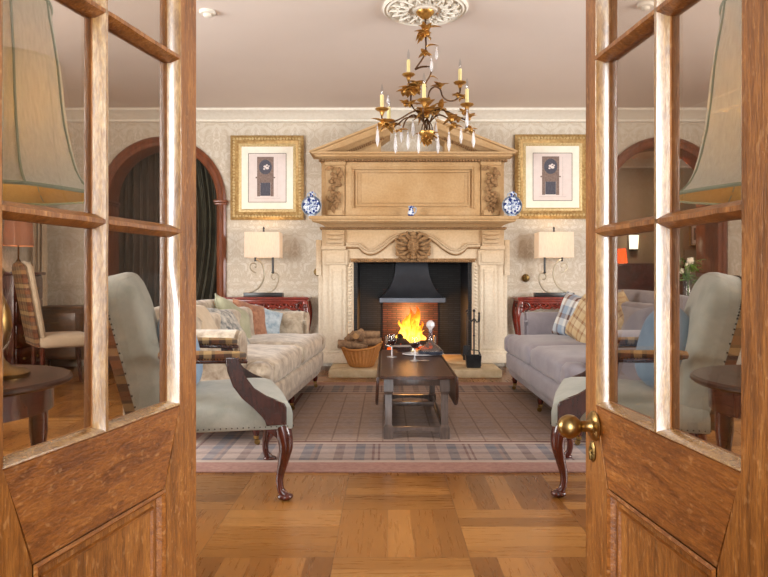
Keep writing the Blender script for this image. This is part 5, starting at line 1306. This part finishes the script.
picture('small_picture', 689, 702, 222, 246, 10.48, 'small framed picture on the far wall beyond the right arch', big=False)
t = thing('wall_lantern', (X(634.5, 10.4), 10.44, H(242, 10.4)), 'small bright wall lantern on the far wall beyond the right arch', 'wall lamp')
MB().bb(-.07, .07, .03, .06, -.13, .13, .005).build('backplate', 'black', t, 30)
MB().loft([[(-.055, -.04, -.11), (.055, -.04, -.11), (.055, .03, -.11), (-.055, .03, -.11)], [(-.065, -.05, .11), (.065, -.05, .11), (.065, .03, .11), (-.065, .03, .11)]]).build('lit_glass', 'lit', t, 30)
MB().bb(-.07, .07, -.055, .035, .11, .13, .004).bb(-.06, .06, -.045, .035, -.125, -.11, .004).build('cap', 'black', t, 30)

GR = {'armchair': 'matching sage armchairs', 'sofa': 'sofas beside the rug', 'round_side_table': 'round tables by the doors', 'table_lamp': 'tall lamps by the doors', 'console_table': 'carved console tables', 'console_lamp': 'scroll lamps on the console tables', 'framed_engraving': 'framed engravings beside the fireplace', 'smoke_detector': 'white ceiling fittings', 'throw_cushion': 'cushions on the sofas and armchairs', 'small_table': 'small round tables'}
for o in list(C.objects):
    k = o.name.split('.')[0]
    if not o.parent and k in GR and not o.get('kind'): o['group'] = GR[k]
# ------------------------------------------------------------------ light
def area(name, loc, target, size, energy, color, sy=None):
    l = bpy.data.lights.new(name, 'AREA'); l.energy = energy; l.color = color; l.size = size
    if sy: l.shape = 'RECTANGLE'; l.size_y = sy
    o = bpy.data.objects.new(name, l); C.objects.link(o); o.location = loc
    o.rotation_euler = (Vector(target)-Vector(loc)).to_track_quat('-Z', 'Y').to_euler(); return o
area('window_light_left', (XL-.2, 2.8, 1.6), (0, 5.6, 1.2), 2.6, 185, (1, .98, .95), 1.8)  # added light standing for a flash on the left, behind the added opening
area('window_light_right', (XR+.2, 2.8, 1.6), (.3, 5.6, 1.2), 2.6, 200, (1, .98, .95), 1.8)  # same added flash stand-in on the right
area('hall_window', (0, -1.7, 1.3), (0, 3.5, 1.1), 1.1, 60, (.96, .98, 1), 1.9)
area('beyond_ceiling_lamp', (3.6, 9.2, 2.8), (3.6, 9.2, 0), .5, 22, (1, .8, .6))  # area light below the ceiling beyond the right arch, no fixture modelled
l = bpy.data.lights.new('fire_light', 'POINT'); l.energy = 16; l.color = (1, .45, .14); l.shadow_soft_size = .12
lo = bpy.data.objects.new('fire_light', l); C.objects.link(lo); lo.location = (CX, 7.62, .55)
w = bpy.data.worlds.new('World'); S.world = w; w.use_nodes = True
w.node_tree.nodes['Background'].inputs[0].default_value = (.95, .95, 1, 1); w.node_tree.nodes['Background'].inputs[1].default_value = .5

cam = bpy.data.cameras.new('camera'); co = bpy.data.objects.new('camera', cam); C.objects.link(co)
co.location = (0, 0, 1.0); co.rotation_euler = (PI/2, 0, 0)
cam.sensor_width = 36; cam.lens = F/768*36; cam.shift_x = -2/768; cam.shift_y = -11.5/768; cam.clip_start = .02
S.camera = co
S.view_settings.view_transform = 'Standard'; S.view_settings.look = 'None'; S.view_settings.gamma = 1; S.view_settings.exposure = 0.68
S.view_settings.use_curve_mapping = False
